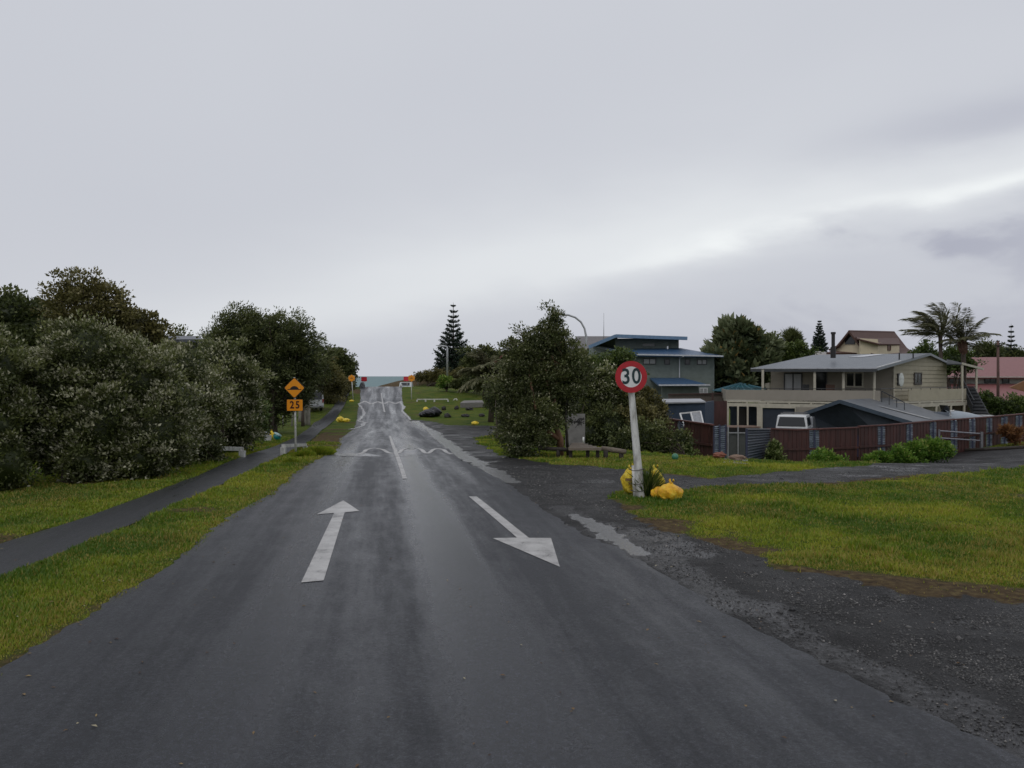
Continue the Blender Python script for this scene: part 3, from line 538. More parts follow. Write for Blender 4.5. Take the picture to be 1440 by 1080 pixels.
# --- bags
# thin plastic
YB, nt, bs = newmat('yellow_plastic'); nt.links.new(ramp(nt, noise(nt, 7, 5), [(.3, (.60, .36, .01)), (.5, (.85, .62, .03)), (.7, (.90, .76, .14))]), bs.inputs['Base Color']); bs.inputs['Roughness'].default_value = .3; bump(nt, bs, noise(nt, 16, 6, rough=.75), 1, .07)
YBO, nt, bs = newmat('orange_yellow_plastic'); nt.links.new(ramp(nt, noise(nt, 7, 5), [(.3, (.55, .24, .01)), (.5, (.85, .47, .015)), (.7, (.88, .68, .07))]), bs.inputs['Base Color']); bs.inputs['Roughness'].default_value = .3; bump(nt, bs, noise(nt, 22, 5, rough=.7), .9, .04)
BB = M('black_plastic', (.010, .010, .013), .28, .4, 9, bmp=.8)
def bag(base, size, label, mat=YB, seed=0, ears=True, tilt=0.0, print_=False, group='yellow rubbish bags left by the road'):
    base = Vector(base); t = thing('rubbish_bag', label, 'rubbish bag', base, group); sx, sy, sz = size
    mb = MB(); mb.blob(base+Vector((tilt*sz, 0, sz*.46)), (sx, sy, sz*.5), 44, 26, .10, 1.8, .85, seed)
    o = len(mb.v); body = [Vector(v) for v in mb.v]; r_ = random.Random(seed)
    for i, v in enumerate(body):
        h = (v.z-base.z)/sz; k = max(0, h-.6)/.4; ang = math.atan2(v.y-base.y, v.x-base.x); cr = 1+.08*math.sin(ang*9+seed)*k+.055*math.sin(ang*6+v.z*17+seed)*(1-k)+.03*math.sin(ang*13-v.z*31); mb.v[i] = (base.x+(v.x-base.x)*cr*(1-.35*k*k), base.y+(v.y-base.y)*cr*(1-.35*k*k), v.z)
    mb.build('bag_body', mat, t, smooth=True)
    if ears:
        tp = base+Vector((tilt*sz*1.6, 0, sz*.92))
        for s in (-1, 1):
            m2 = MB(); q = r_.uniform(.5, 1.1); m2.tube([tp-Vector((0, 0, .04)), tp+Vector((s*.008, 0, .02)), tp+Vector((s*.03, s*.01, .05*q)), tp+Vector((s*.045*q, .01, .085*q)), tp+Vector((s*.03, .0, .12*q))], [.04, .014, .02, .024, .004], 6); m2.build('tied_end', mat, t, smooth=True)
    if print_:
        m3 = MB(); 
        for (u0, u1, h0, h1) in print_:
            V = []; 
            for j in range(2):
                for i in range(7):
                    a = u0+(u1-u0)*i/6; hh = h0+(h1-h0)*j; zz = (hh-.46)/.5; rr = math.sqrt(max(0, 1-zz*zz)); V.append((base.x+tilt*sz+math.sin(a)*sx*rr*1.13, base.y-math.cos(a)*sy*rr*1.16, base.z+sz*hh))
            m3.add(V, [(i, i+1, i+8, i+7) for i in range(6)])
        m3.build('printed_panel', M('bag_print', (.10, .045, .015), .5, .6, 30, c2=(.45, .3, .02)), t)
    return t
gb = lambda px, py: hit(px, py)
bag(gb(889, 694), (.185, .16, .52), 'tall yellow bag with dark printed patches left of the white sign post', YB, 3, True, -.03, [(-.7, .1, .50, .60), (-.4, .3, .36, .46)])
bag(gb(921, 697), (.16, .15, .52), 'upright yellow bag with knotted top between tall grass and slumped bag', YB, 5, True, .02, [(-.9, -.3, .6, .7)])
bag(gb(940, 704), (.225, .17, .33), 'slumped orange yellow bag lowest right of the sign post', YBO, 9, True, .12)
bag(gb(927, 701.5), (.15, .13, .23), 'small crumpled yellow bag squeezed between two larger bags by the sign', YBO, 13, False, 0)
bag(gb(478.5, 594), (.32, .3, .5), 'peaked yellow bag on the far left verge, left of its pair', YB, 15, True, 0)
bag(gb(486.5, 594), (.36, .28, .36), 'flatter yellow bag on the far left verge, right of its pair', YB, 17, False, 0)
bag(gb(494.5, 565.5), (.26, .2, .26), 'little yellow bag at foot of the far left orange sign', YB, 19, False, 0)
bag(gb(471, 549.5), (.2, .2, .6), 'tiny orange bag under the dark rounded tree near the crest', YBO, 21, True, -.05)
bag(gb(668, 597.5), (.28, .22, .30), 'lone yellow bag on grass beside the far gravel branch', YB, 23, False, 0)
q = Vector(hit(603, 587)); bag(q+Vector((-.05, .25, .0)), (.62, .5, .75), 'large black bag at the front of the heap on the far grass', BB, 31, False, 0, group='black bags heaped on the far grass')
bag(q+Vector((.45, .9, .0)), (.6, .45, .95), 'black bag at the back right of the heap on the far grass', BB, 33, False, 0, group='black bags heaped on the far grass')
bag(q+Vector((-.5, .1, .0)), (.4, .35, .55), 'smaller black bag at the left of the heap on the far grass', BB, 35, False, 0, group='black bags heaped on the far grass')
bag(q+Vector((-.35, .8, .45)), (.24, .2, .5), 'pale yellow bag perched on the heap of black bags', YB, 37, False, 0)
RK = M('black_rock', (.022, .019, .017), .6, .5, 5, bmp=.9)
for px, py, rw, rh, lb in ((624, 576.5, 3.3, 3.3, 'squat dark boulder nearest the black bags, back row'), (642, 576, 3.2, 3.2, 'dark boulder second from the black bags in the back row'), (660, 576.8, 5.6, 2.6, 'wide dark boulder in front of the pale slab, back row'), (629, 587.4, 5, 3.6, 'largest dark boulder of the front row, nearest the gravel'), (654.5, 586.5, 5.8, 2.6, 'long low dark boulder in the middle of the front row'), (677.5, 586, 4.2, 2.8, 'dark boulder at the palm end of the front row'), (509.5, 545.5, 3.8, 5.0, 'grey lumpy boulder at the left edge of the road crest')):
    b = Vector(hit(px, py)); s = b.y/F; o = MB().blob(b+Vector((0, 0, rh*s*.6)), (rw*s, rw*s*.8, rh*s), 16, 11, .22, 2.2, .9, px).build('boulder', RK if px > 520 else M('grey_rock', (.16, .16, .17), .7, .4, 3), origin=b)
    tag(o, lb, 'boulder', 'boulders edging the far grass' if px > 520 else None)
b = Vector(hit(665, 573.5)); tag(MB().slab([b+Vector(v) for v in ((-1.3, 0, .5), (1.1, 0, .55), (.9, 1.2, .75), (-1, 1.3, .7))], .5).build('concrete_slab', M('pale_concrete', (.2, .19, .18), .7), origin=b), 'pale slab lying under the drooping palm fronds', 'slab')
# --- pile by hedge
b = Vector(hit(376.5, 620)); s = b.y/F; t = thing('storage_box', 'grey white plastic box with lilac bag on top beside hedge', 'box', b)
MB().box(b+Vector((0, 0, .14)), (8*s, .25, .26), .1, tz=1.1).build('box_body', M('box_grey', (.42, .42, .43), .5), t); MB().blob(b+Vector((-.05, 0, .33)), (.13, .13, .1), 12, 8, .2, 2, None, 3).build('plastic_bag', M('lilac_plastic', (.33, .33, .42), .3), t, smooth=True)
bag(Vector(hit(381, 617.5)), (.14, .13, .42), 'cream yellow bag between the grey box and the teal tub', YB, 41, True, .05)
b = Vector(hit(389.5, 619)); t = thing('storage_tub', 'teal plastic tub with pale lid askew near the footpath', 'tub', b)
MB().tube([b, b+Vector((0, 0, .14)), b+Vector((0, 0, .27))], [.15, .175, .19], 18).build('tub_body', M('teal_plastic', (.0, .16, .17), .35), t, smooth=True); MB().tube([b+Vector((.03, 0, .275)), b+Vector((.045, 0, .30))], [.2, .19], 18).build('lid', M('pale_lid', (.35, .5, .5), .4), t)
b = Vector(hit(949.5, 646.5)); tag(MB().blob(b+Vector((0, 0, .085)), .10, 16, 12, 0).build('ball', M('green_rubber', (.05, .2, .12), .4), origin=b, smooth=True), 'small green ball on bark by the fence', 'ball')
# --- graffiti panel, platform, log bench
b = Vector(hit(809, 636)); b = Vector((W(809, 600, 31.5).x, 31.5, gzf(W(809, 600, 31.5).x, 31.5)))
t = thing('concrete_panel', 'upright grey panel with dark branching stencil near its top under tree', 'panel', b)
m_, nt, bs = newmat('stencilled_concrete'); tc = nt.nodes.new('ShaderNodeTexCoord'); 
nt.links.new(ramp(nt, noise(nt, 4, 5), [(.3, (.13, .125, .12)), (.7, (.22, .21, .205))]), bs.inputs['Base Color']); bs.inputs['Roughness'].default_value = .8
z0 = W(0, 624, 31.5).z; z1 = W(0, 582, 31.5).z; x0 = W(795, 0, 31.5).x; x1 = W(822.7, 0, 31.5).x
MB().box(((x0+x1)/2, 31.5, (b.z-.05+z1)/2), (x1-x0, .1, z1-b.z+.05)).build('panel_board', m_, t)
mb = MB(); rr_ = random.Random(5)
def brush(x, z, a, L, w, dep):
    x2 = x+math.cos(a)*L; z2 = z+math.sin(a)*L; mb.beam((x, 31.445, z), (x2, 31.445, z2), .004, w)
    mb.blob((x2, 31.445, z2), (.03*rr_.uniform(.6, 1.3), .004, .022), 7, 5, .2, 2, None, int(x*100))
    if dep: 
        for q in (-.7, .5): brush(x2, z2, a+q+rr_.uniform(-.4, .4), L*.72, w*.8, dep-1)
wd = x1-x0
for k in range(5): brush(x0+wd*(.18+.16*k), z1-.48+.05*math.sin(k*2.3), 1.4+rr_.uniform(-.8, .8), .13, .016, 2)
for k in range(7): brush(x0+wd*(.13+.115*k), z1-.30+.06*math.sin(k*3.3), rr_.uniform(-.5, 2.4), .07, .02, 1)
for v in mb.v: pass
mb.v = [(min(max(v[0], x0+.03), x1-.03), v[1], min(v[2], z1-.03)) for v in mb.v]; mb.build('branch_stencil', BLK, t)
p = W(820.5, 623, 31.2); tag(MB().tube([p, W(820.5, 614.5, 31.2)], .035, 8).build('bottle', M('white_plastic', (.8, .8, .8), .3), origin=p, smooth=True), 'slim white bottle standing on the platform against the panel', 'bottle')
b = Vector(hit(822, 645)); t = thing('low_platform', 'weathered low timber table in front of the stencilled panel', 'table', b); dp = b.y; wz = W(0, 631, dp).z
WG = M('weathered_timber', (.16, .13, .10), .75, .4, 5, stretch=(1, 6, 6), bmp=.4); DK = M('dark_timber', (.035, .028, .022), .8, .4, 5)
for k in range(5): MB().beam((W(799, 0, dp).x+.15*k*.3, dp-.05+.3*k, wz+.0+.01*k), (W(845, 0, dp).x-.1*k, dp-.05+.3*k, wz+.01*k), .26, .07).build('plank', WG, t)
for px in (803, 827, 841): MB().beam((W(px, 0, dp).x, dp+.1, b.z-.1), (W(px, 0, dp).x, dp+.1, wz-.04), .1, .1).build('leg', DK, t)
b = Vector(hit(862, 645)); t = thing('log_rail', 'mossy low log rail running right from the timber table', 'rail', b)
MB().tube([W(846, 630.5, b.y+.3), W(862, 633, b.y+.2), W(880, 635.5, b.y)], [.07, .08, .07], 8).build('log', WG, t, smooth=True)
for px in (852, 874): MB().tube([(W(px, 0, b.y).x, b.y+.1, b.z-.15), W(px, 634, b.y+.1)], .07, 8).build('post', DK, t, smooth=True)
t = thing('log_rail', 'dark log rail left of the timber table, behind the forked tree', 'rail', Vector(hit(770, 645))); bb = wloc(t)
MB().tube([W(757, 630, bb.y+.5), W(798, 632.5, bb.y+.2)], .06, 8).build('log', DK, t, smooth=True); MB().tube([W(785, 632, bb.y+.3), W(785, 645, bb.y+.3)], .06, 8).build('post', DK, t, smooth=True)
# --- street lamps
def lamp(px, d, ytop, arm, label, r=.085):
    x = W(px, 0, d).x; b = Vector((x, d, gzf(x, d))); t = thing('street_lamp', label, 'street lamp', b); pts = [b, Vector((x, d, W(0, arm[0][1], d).z))]+[W(a, c, d) for a, c in arm[1:]]
    MB().tube(pts, [r]*2+[r*.8]*(len(pts)-2), 10).build('pole', GALV, t, smooth=True); e = pts[-1]; MB().blob(e+Vector((-.12, 0, -.02)), (.28, .12, .07), 12, 8, 0).build('lamp_head', M('lamp_grey', (.5, .5, .5), .4), t, smooth=True); return t
lamp(824.2, 58, 441, [(824, 473), (822, 462), (817, 453), (809, 446.5), (799, 443), (788, 441.8)], 'tall curved galvanised street lamp in front of the blue house')
lamp(629, 112, 485, [(629, 490), (628.5, 487.5), (624, 486.5), (617, 485.5)], 'distant wooden pole with small lamp arm in front of the norfolk pine', .13)
def mast(px, y0, y1, d, r, label, mat=GALV, name='antenna_mast', cat='mast'):
    x = W(px, 0, d).x; a = W(px, y0, d); e = W(px, y1, d); return tag(MB().tube([a, a.lerp(e, .5), e], [r, r*.8, r*.5], 7).build(name, mat, origin=a, smooth=True), label, cat)
mast(849, 480, 440, 84, .035, 'thin antenna mast rising above the brown grey roof')
x = W(1403.5, 0, 63).x; t = thing('utility_pole', 'brown wooden utility pole in front of the pink roofed house', 'pole', (x, 63, gzf(x, 63)))
MB().tube([(x, 63, gzf(x, 63)-.2), W(1403.5, 530, 63), W(1403, 480, 63)], [.12, .10, .09], 9).build('pole', M('pole_brown', (.11, .06, .05), .8, .4, 4), t, smooth=True); MB().beam(W(1399, 486, 62.9), W(1408, 486, 62.9), .1, .1).build('cross_arm', DK, t)
# ================================================================== BUILDINGS
GLS, nt, bs = newmat('window_glass'); bs.inputs['Base Color'].default_value = (.012, .014, .017, 1); bs.inputs['Roughness'].default_value = .06
CURT = M('curtain_glass', (.30, .31, .31), .25, .15, 4)
def corr(name, c, axis=(60, 60, 0), rough=.45, var=.2, metal=0, strength=.6, sc_=1.0):
    """painted corrugated sheet: ribs as a bump wave"""
    m = M(name, c, rough, var, 2.5, metal); nt = m.node_tree; bs = nt.nodes['Principled BSDF']; tc = nt.nodes.new('ShaderNodeTexCoord'); w = nt.nodes.new('ShaderNodeTexWave'); w.inputs['Scale'].default_value = 1
    mp = nt.nodes.new('ShaderNodeMapping'); mp.inputs['Scale'].default_value = axis; nt.links.new(tc.outputs['Object'], mp.inputs[0]); nt.links.new(mp.outputs[0], w.inputs[0]); w.wave_type = 'BANDS'; w.bands_direction = 'DIAGONAL' if axis[0] and axis[1] else ('X' if axis[0] else ('Y' if axis[1] else 'Z'))
    bump(nt, bs, w.outputs[1], strength, .03); return m
def quadwall(mb, A, Bp, z0, z1, th=.12, inward=None):
    """vertical wall from plan point A to B (x,y), thickness th away from the camera"""
    A = Vector((A[0], A[1], 0)); Bp = Vector((Bp[0], Bp[1], 0)); d = (Bp-A).normalized(); n = Vector((-d.y, d.x, 0)); 
    if n.y < 0: n = -n
    c = [A, Bp, Bp+n*th, A+n*th]; V = [Vector((p.x, p.y, z0)) for p in c]+[Vector((p.x, p.y, z1)) for p in c]
    mb.add(V, [(3, 2, 1, 0), (4, 5, 6, 7), (0, 1, 5, 4), (1, 2, 6, 5), (2, 3, 7, 6), (3, 0, 4, 7)])
def window(parent, A, Bp, px0, px1, py0, py1, name='window', frame=None, glass=None, mull=1, fw=.06, dep=.03, d=None, hm=0):
    """rectangle seen at pixels on the wall A-B (plan)"""
    A = Vector(A[:2]); Bp = Vector(Bp[:2]); u = (Bp-A).normalized(); n = Vector((u.y, -u.x)); n = n if n.y < 0 else -n
    def ray(px):
        k = (px-720)/F; den = u.x-k*u.y; s = (k*A.y-A.x)/den; return s
    s0, s1 = ray(px0), ray(px1); p0 = A+u*s0; p1 = A+u*s1; dm = (p0.y+p1.y)/2; z1 = W(0, py0, dm).z; z0 = W(0, py1, dm).z
    def pt(s, z, o): q = A+u*s+n*o; return Vector((q.x, q.y, z))
    def bar(mb, sa, sb, za, zb, o0, o1):
        V = [pt(sa, za, o0), pt(sb, za, o0), pt(sb, zb, o0), pt(sa, zb, o0), pt(sa, za, o1), pt(sb, za, o1), pt(sb, zb, o1), pt(sa, zb, o1)]; mb.add(V, [(0, 1, 2, 3), (7, 6, 5, 4), (0, 4, 5, 1), (1, 5, 6, 2), (2, 6, 7, 3), (3, 7, 4, 0)])
    mb = MB(); bar(mb, s0, s1, z0, z0+fw, .005, dep+.03); bar(mb, s0, s1, z1-fw, z1, .005, dep+.03); bar(mb, s0, s0+fw, z0+fw, z1-fw, .005, dep+.03); bar(mb, s1-fw, s1, z0+fw, z1-fw, .005, dep+.03)
    for k in range(1, mull+1): c = s0+(s1-s0)*k/(mull+1); bar(mb, c-fw/2, c+fw/2, z0+fw, z1-fw, .005, dep+.025)
    for k in range(1, hm+1): c = z0+(z1-z0)*k/(hm+1); bar(mb, s0+fw, s1-fw, c-fw/3, c+fw/3, .007, dep+.02)
    f = mb.build(name, frame or DARKF, parent); g = MB(); bar(g, s0+fw, s1-fw, z0+fw, z1-fw, .012, dep); g.build('pane' if 'door' not in name else 'door_panel', glass or GLS, f); return f
DARKF = M('dark_frame', (.03, .03, .033), .4); WF = M('white_frame', (.62, .62, .62), .4)
def P2(px, d): return ((px-720)/F*d, d)
def zz(py, d): return CH-(py-HY)/F*d
# ---------------- blue-roofed two storey house
BLR = corr('blue_roof', (.035, .085, .17), (14, 4, 0), .38, .25, 0, .4); GRN = corr('green_grey_cladding', (.19, .225, .205), (26, 0, 0), .7, .2, 0, .5); FAS = M('blue_fascia', (.13, .22, .34), .45); GUT_ = M('gutter_white', (.5, .52, .54), .4)
A = P2(885, 62); Bc = P2(1004.5, 62); Cc = P2(828, 73); b = Vector((A[0], A[1], gzf(*A))); g0 = b.z-1
t = thing('two_storey_house', 'green grey clad house with stepped blue metal roofs behind the 30 sign', 'house', b); BH = t
mb = MB(); quadwall(mb, A, Bc, g0, zz(500.5, 62), .2)
V = [(A[0], A[1]+.01, g0), (Cc[0], Cc[1], g0), (Cc[0], Cc[1], zz(489, 73)), (A[0], A[1]+.01, zz(500, 62)), (A[0]+.2, A[1]+.2, g0), (Cc[0]+.2, Cc[1]+.1, g0), (Cc[0]+.2, Cc[1]+.1, zz(489, 73)), (A[0]+.2, A[1]+.2, zz(500, 62))]
mb.add(V, [(0, 1, 2, 3), (7, 6, 5, 4), (3, 2, 6, 7)]); Dd = (Bc[0]-1, Bc[1]+9)
V = [(Bc[0]-.003, Bc[1]+.2, g0), (Dd[0], Dd[1], g0), (Dd[0], Dd[1], 4.2), (Bc[0]-.003, Bc[1]+.2, zz(500.5, 62))]; mb.add(V, [(0, 1, 2, 3), (3, 2, 1, 0)])
mb.slab([W(834, 496, 70.5), W(866, 498, 66.25), W(866, 474.5, 66.25), W(834, 486.5, 70.5)], .15); quadwall(mb, P2(865, 66), P2(954.5, 66), zz(496, 66), zz(476, 66), .2); quadwall(mb, P2(931, 59), P2(982, 59), -3, zz(543, 59), .2)
quadwall(mb, P2(981.5, 59.1), (P2(981.5, 59.1)[0]+.6, 62), -3, zz(543, 59), .1); mb.build('wall', GRN, t)
mb = MB(); mb.slab([W(889, 499, 61.2), W(1017.5, 500.3, 61.2), W(957, 489.5, 66), W(868, 490.5, 66)], .12); mb.slab([W(837, 485.7, 70), W(889, 498.7, 61.2), W(868, 490.2, 66), W(848, 484.3, 70)], .12); mb.build('main_roof', BLR, t)
mb = MB(); mb.slab([W(864, 473.3, 64.6), W(966.5, 476.6, 64.6), W(957, 473.5, 71), W(868, 470.2, 71)], .1); mb.slab([W(828, 488.5, 66), W(864, 473.2, 64.55), W(868, 470.1, 71), W(833, 484, 74)], .1); mb.build('top_roof', BLR, t)
mb = MB(); mb.beam(W(866, 472.4, 64.5), W(966.5, 475.8, 64.5), .06, .26); mb.beam(W(828, 488.2, 65.9), W(866, 472.4, 64.5), .06, .26); mb.beam(W(837.5, 486.6, 69.9), W(890, 499.4, 61.1), .06, .2); mb.build('fascia', FAS, t)
mb = MB(); mb.beam(W(896, 498.6, 61.05), W(1017, 500.8, 61.05), .12, .1); mb.tube([W(961, 501, 61.0), W(956, 503, 61.7), W(955.5, 506, 61.9), W(955.5, 531, 61.9)], .045, 6); mb.build('gutter', GUT_, t)
mb = MB(); mb.slab([W(926.5, 541.5, 58.2), W(998, 541.2, 58.2), W(960, 531.3, 61.9), W(914, 531.3, 61.9)], .1); mb.build('lean_to_roof', BLR, t); MB().beam(W(926.5, 541.7, 58.1), W(998.5, 541.3, 58.1), .1, .1).build('lean_to_gutter', GUT_, t)
for x0, x1, y0, y1, m_ in ((904, 922.5, 504, 512.5, 1), (934.3, 942, 505, 513, 0), (963, 970.3, 505, 513, 0), (980, 994, 505.2, 513, 1)): window(t, A, Bc, x0, x1, y0, y1, mull=m_, glass=CURT if m_ else None)
window(t, P2(865, 66), P2(954.5, 66), 903, 921, 482.3, 487.8, mull=0, frame=M('cladding_frame', (.12, .14, .13), .5), glass=M('dull_glass', (.12, .13, .13), .2)); window(t, A, Bc, 983.5, 995, 545.3, 553.5, mull=1, frame=WF, glass=CURT)
MB().tube([W(938.8, 491, 64), W(938.8, 489, 64), W(938.8, 486.8, 64)], .06, 8).build('vent_pipe', GUT_, t)
# ---------------- cream house with deck
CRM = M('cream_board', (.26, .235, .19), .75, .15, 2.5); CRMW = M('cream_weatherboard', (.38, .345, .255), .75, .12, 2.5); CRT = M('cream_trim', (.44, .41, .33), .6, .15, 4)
GYR = corr('grey_metal_roof', (.15, .165, .185), (9, 9, 0), .42, .15, .2, .3)
LL = P2(1022, 52); CN = P2(1238, 48); RR2 = P2(1359, 54); fl = .72
b = Vector((LL[0], LL[1], gzf(*LL)-.4)); g0 = b.z
t = thing('deck_house', 'cream two storey house with wraparound upper deck and grey metal roof', 'house', b); DHse = t
FW0 = P2(1086.5, 54.2); FW1 = P2(1255.5, 50.2); GW1 = P2(1331, 56.3); BW0 = (FW0[0]+3, FW0[1]+7)
zt = zz(511, 50.2); zt0 = zz(514, 54.2)
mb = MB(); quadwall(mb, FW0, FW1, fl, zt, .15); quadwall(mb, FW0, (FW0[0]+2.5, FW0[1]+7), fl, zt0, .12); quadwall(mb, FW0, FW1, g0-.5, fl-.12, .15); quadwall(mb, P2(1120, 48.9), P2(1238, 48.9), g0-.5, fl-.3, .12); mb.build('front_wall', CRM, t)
def plan(a, c, k): return (a[0]+(c[0]-a[0])*k, a[1]+(c[1]-a[1])*k)
mb = MB(); nb = 11; za = zz(497.5, 53.7); zl, zr2 = zt, zz(510.5, 56.3); GA = plan(FW1, GW1, .60)
import bisect
rows = np.linspace(g0, za, 27)
for k in range(len(rows)-1):   # lapped boards, each tilted out at its foot
    r0, r1 = rows[k], rows[k+1]
    def ext(z):
        lo, hi = 0.0, 1.0
        if z > zl: lo = min(.599, .60*(z-zl)/(za-zl))
        if z > zr2: hi = max(.601, 1-.40*(z-zr2)/(za-zr2))
        return lo, hi
    l0, h0 = ext(r0); l1, h1 = ext(r1); dx = GW1[0]-FW1[0]; dy = GW1[1]-FW1[1]; l = math.hypot(dx, dy); nx_, ny_ = dy/l*.035, -dx/l*.035
    def q(k_, z, o): p = plan(FW1, GW1, k_); return (p[0]+nx_*o, p[1]+ny_*o, z)
    mb.add([q(l0, r0, 1), q(h0, r0, 1), q(h1, r1, 0), q(l1, r1, 0), q(l0, r0, 0), q(h0, r0, 0)], [(0, 1, 2, 3), (4, 5, 1, 0)])
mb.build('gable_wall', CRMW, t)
RE0 = W(1055.5, 518, 52.3); RE1 = W(1232, 517.8, 47.4); RG0 = W(1144, 499, 58); RG1 = W(1306.5, 496.8, 53.3); RB1 = W(1333, 509.8, 56.4); RB0 = W(1180, 508, 62)
mb = MB(); mb.slab([RE0, RE1, RG1, RG0], .07); mb.slab([RG0+Vector((0, .002, 0)), RG1+Vector((0, .002, 0)), RB1, RB0], .07); mb.build('roof', GYR, t)
mb = MB(); dn = Vector((0, -.03, -.11)); mb.beam(RE0+dn, RE1+dn, .05, .2); mb.build('dark_fascia', M('dark_fascia', (.045, .05, .055), .5), t)
mb = MB(); o_ = Vector((.04, -.05, -.06)); mb.beam(RE1+o_, RG1+o_, .05, .16); mb.beam(RG1+o_, RB1+o_, .05, .14); mb.build('barge_board', M('barge_grey', (.16, .18, .2), .4), t)
MB().beam(RE1+Vector((.02, -.06, .03)), RE1.lerp(RG1, .42)+Vector((.02, -.06, .03)), .06, .07).build('rake_flashing', WF, t)
# chimney
mb = MB(); mb.tube([W(1171.5, 503.5, 52.5), W(1171.5, 488, 52.5)], .16, 10); mb.tube([W(1171.5, 488, 52.5), W(1171.5, 469.5, 52.5)], .11, 10); mb.tube([W(1171.5, 470, 52.5), W(1171.5, 467, 52.5)], [.15, .15], 10); mb.build('chimney_flue', BLK, t, smooth=False)
v0, v1 = RE0.lerp(RG0, .76), RE1.lerp(RG1, .76); n_ = Vector((0, -.02, .03)); a0 = v0.lerp(v1, .43)+n_; a1 = v0.lerp(v1, .56)+n_; q0, q1 = RE0.lerp(RG0, .95), RE1.lerp(RG1, .95); mb = MB(); mb.slab([a0, a1, q0.lerp(q1, .66)+n_, q0.lerp(q1, .56)+n_], .02); mb.build('roof_flashing', M('flashing', (.55, .56, .58), .35, metal=.3), t)
for px, yb in ((1264.5, 503), (1284, 500)): MB().tube([W(px, yb+4, 51), W(px, yb-(7 if px < 1270 else 3), 51)], .045, 7).build('vent_pipe', DARKF, t)
# deck
mb = MB(); mb.slab([Vector((*p, fl)) for p in (LL, CN, plan(CN, RR2, .3), FW1, FW0, (FW0[0]-.3, FW0[1]+5), (LL[0]+1, LL[1]+5))], .1); mb.slab([Vector((*p, fl)) for p in (plan(CN, RR2, .3), RR2, (RR2[0]-1.5, RR2[1]+3), GW1, FW1)], .101); mb.build('deck_floor', CRT, t)
zp0, zp1 = zz(549.5, 48), zz(565.4, 48)
mb = MB(); quadwall(mb, (LL[0], LL[1]), CN, zp1+.02, zp0, .06); quadwall(mb, LL, (LL[0]+1, LL[1]+5), zp1+.02, zp0-.002, .06); mb.build('deck_parapet', M('parapet_board', (.27, .245, .205), .7, .08, 1.5), t)
S0 = plan(CN, RR2, .31); mb = MB(); quadwall(mb, S0, RR2, zp1+.0, zp0+.04, .06); mb.build('side_parapet', CRMW, t)
mb = MB()
mb.beam((*LL, .47), (*CN, .47), .1, .2); mb.beam((*CN, .472), (*RR2, .472), .1, .22)
for k in range(8): p = plan(LL, CN, k/7); mb.box((p[0], p[1]+.05, .64), (.1, .1, .16))
for k in range(3, 8): p = plan(CN, RR2, k/7); mb.box((p[0], p[1]+.05, .64), (.1, .1, .16))
mb.build('deck_beam', CRT, t)
mb = MB(); mb.tube([(*LL, zp0+.10), (*CN, zp0+.10)], .02, 5)
for k in range(12): p = plan(LL, CN, k/11); mb.tube([(*p, zp0), (*p, zp0+.1)], .015, 4)
mb.tube([(*CN, zp0+.12), (*RR2, zp0+.14)], .02, 5)
for k in range(10): p = plan(CN, RR2, k/9); mb.tube([(*p, zp0), (*p, zp0+.12)], .018, 4)
mb.build('handrail', DARKF, t)
for px, dd in ((1072.6, 51.1), (1145.5, 49.8), (1186, 49), (1229.5, 48.2)):
    p = P2(px, dd); mb = MB(); mb.beam((*p, zp0-.7), (*p, zz(517.5, dd-.3)-.1), .12, .12); mb.build('deck_post', CRT, t)
for px, dd, w_ in ((1023.5, 51.9, .12), (1037.8, 51.5, .09), (1051.5, 51.2, .09)): p = P2(px, dd); MB().beam((*p, g0-.6), (*p, .38), w_, w_).build('carport_post', CRT, t)
for k in (.45, .62, .8, .97): p = plan(CN, RR2, k); MB().beam((*p, g0-.6), (*p, .37), .12, .12).build('carport_post', CRT, t)
GF0, GF1 = P2(1064, 50.6), P2(1126, 49.3); mb = MB()
for px0, px1 in ((1064.5, 1072.5), (1118, 1125)):
    a = plan(GF0, GF1, (px0-1064)/62); c = plan(GF0, GF1, (px1-1064)/62); quadwall(mb, a, c, g0-.5, zz(574, 50), .1)
quadwall(mb, GF0, GF1, zz(573.8, 50), zz(568.5, 50), .1); mb.build('garage_frame', CRT, t)
mb = MB(); quadwall(mb, plan(GF0, GF1, .13), plan(GF0, GF1, .87), g0-.5, zz(574, 50)-.01, .05); mb.v = [(v[0], v[1]+.12, v[2]) for v in mb.v]; mb.build('garage_door', corr('garage_door_blue', (.035, .045, .065), (0, 0, 20), .5), t)
mb = MB(); quadwall(mb, P2(1027, 57), P2(1066, 55.5), g0-.5, .4, .1); mb.build('undercroft_wall', corr('undercroft_blue', (.04, .055, .085), (20, 0, 0), .6), t)
mb = MB(); quadwall(mb, P2(1038, 56.5), P2(1049, 56), g0-.5, .05, .08); mb.build('undercroft_door', M('dark_brown', (.02, .014, .012), .6), t)
window(t, FW0, FW1, 1102.5, 1128.5, 524.5, 549.5, 'sliding_door', DARKF, M('door_white', (.36, .37, .38), .4, .1, 3), 1, .07); window(t, FW0, FW1, 1147, 1163, 523, 551, 'dark_door', DARKF, GLS, 0, .05); window(t, FW0, FW1, 1189, 1214.5, 523, 544.8, 'window', CRT, GLS, 1, .09)
window(t, FW1, GW1, 1284.3, 1294.5, 523.8, 541, 'window', M('brown_frame', (.06, .05, .045), .5), M('brown_glass', (.05, .05, .05), .15), 1, .09, .07); window(t, FW1, GW1, 1261, 1266, 525, 542, 'window', DARKF, GLS, 0, .06, .07)
p = W(1266.5, 0, 50.1); tag(MB().blob((p.x, 50.0, zz(534, 50.1)), (.16, .05, .42), 14, 12, 0).build('bodyboard', M('board_pale', (.55, .58, .55), .35), origin=p, smooth=True), 'pale bodyboard hung upright on the gable wall of the cream house', 'bodyboard')
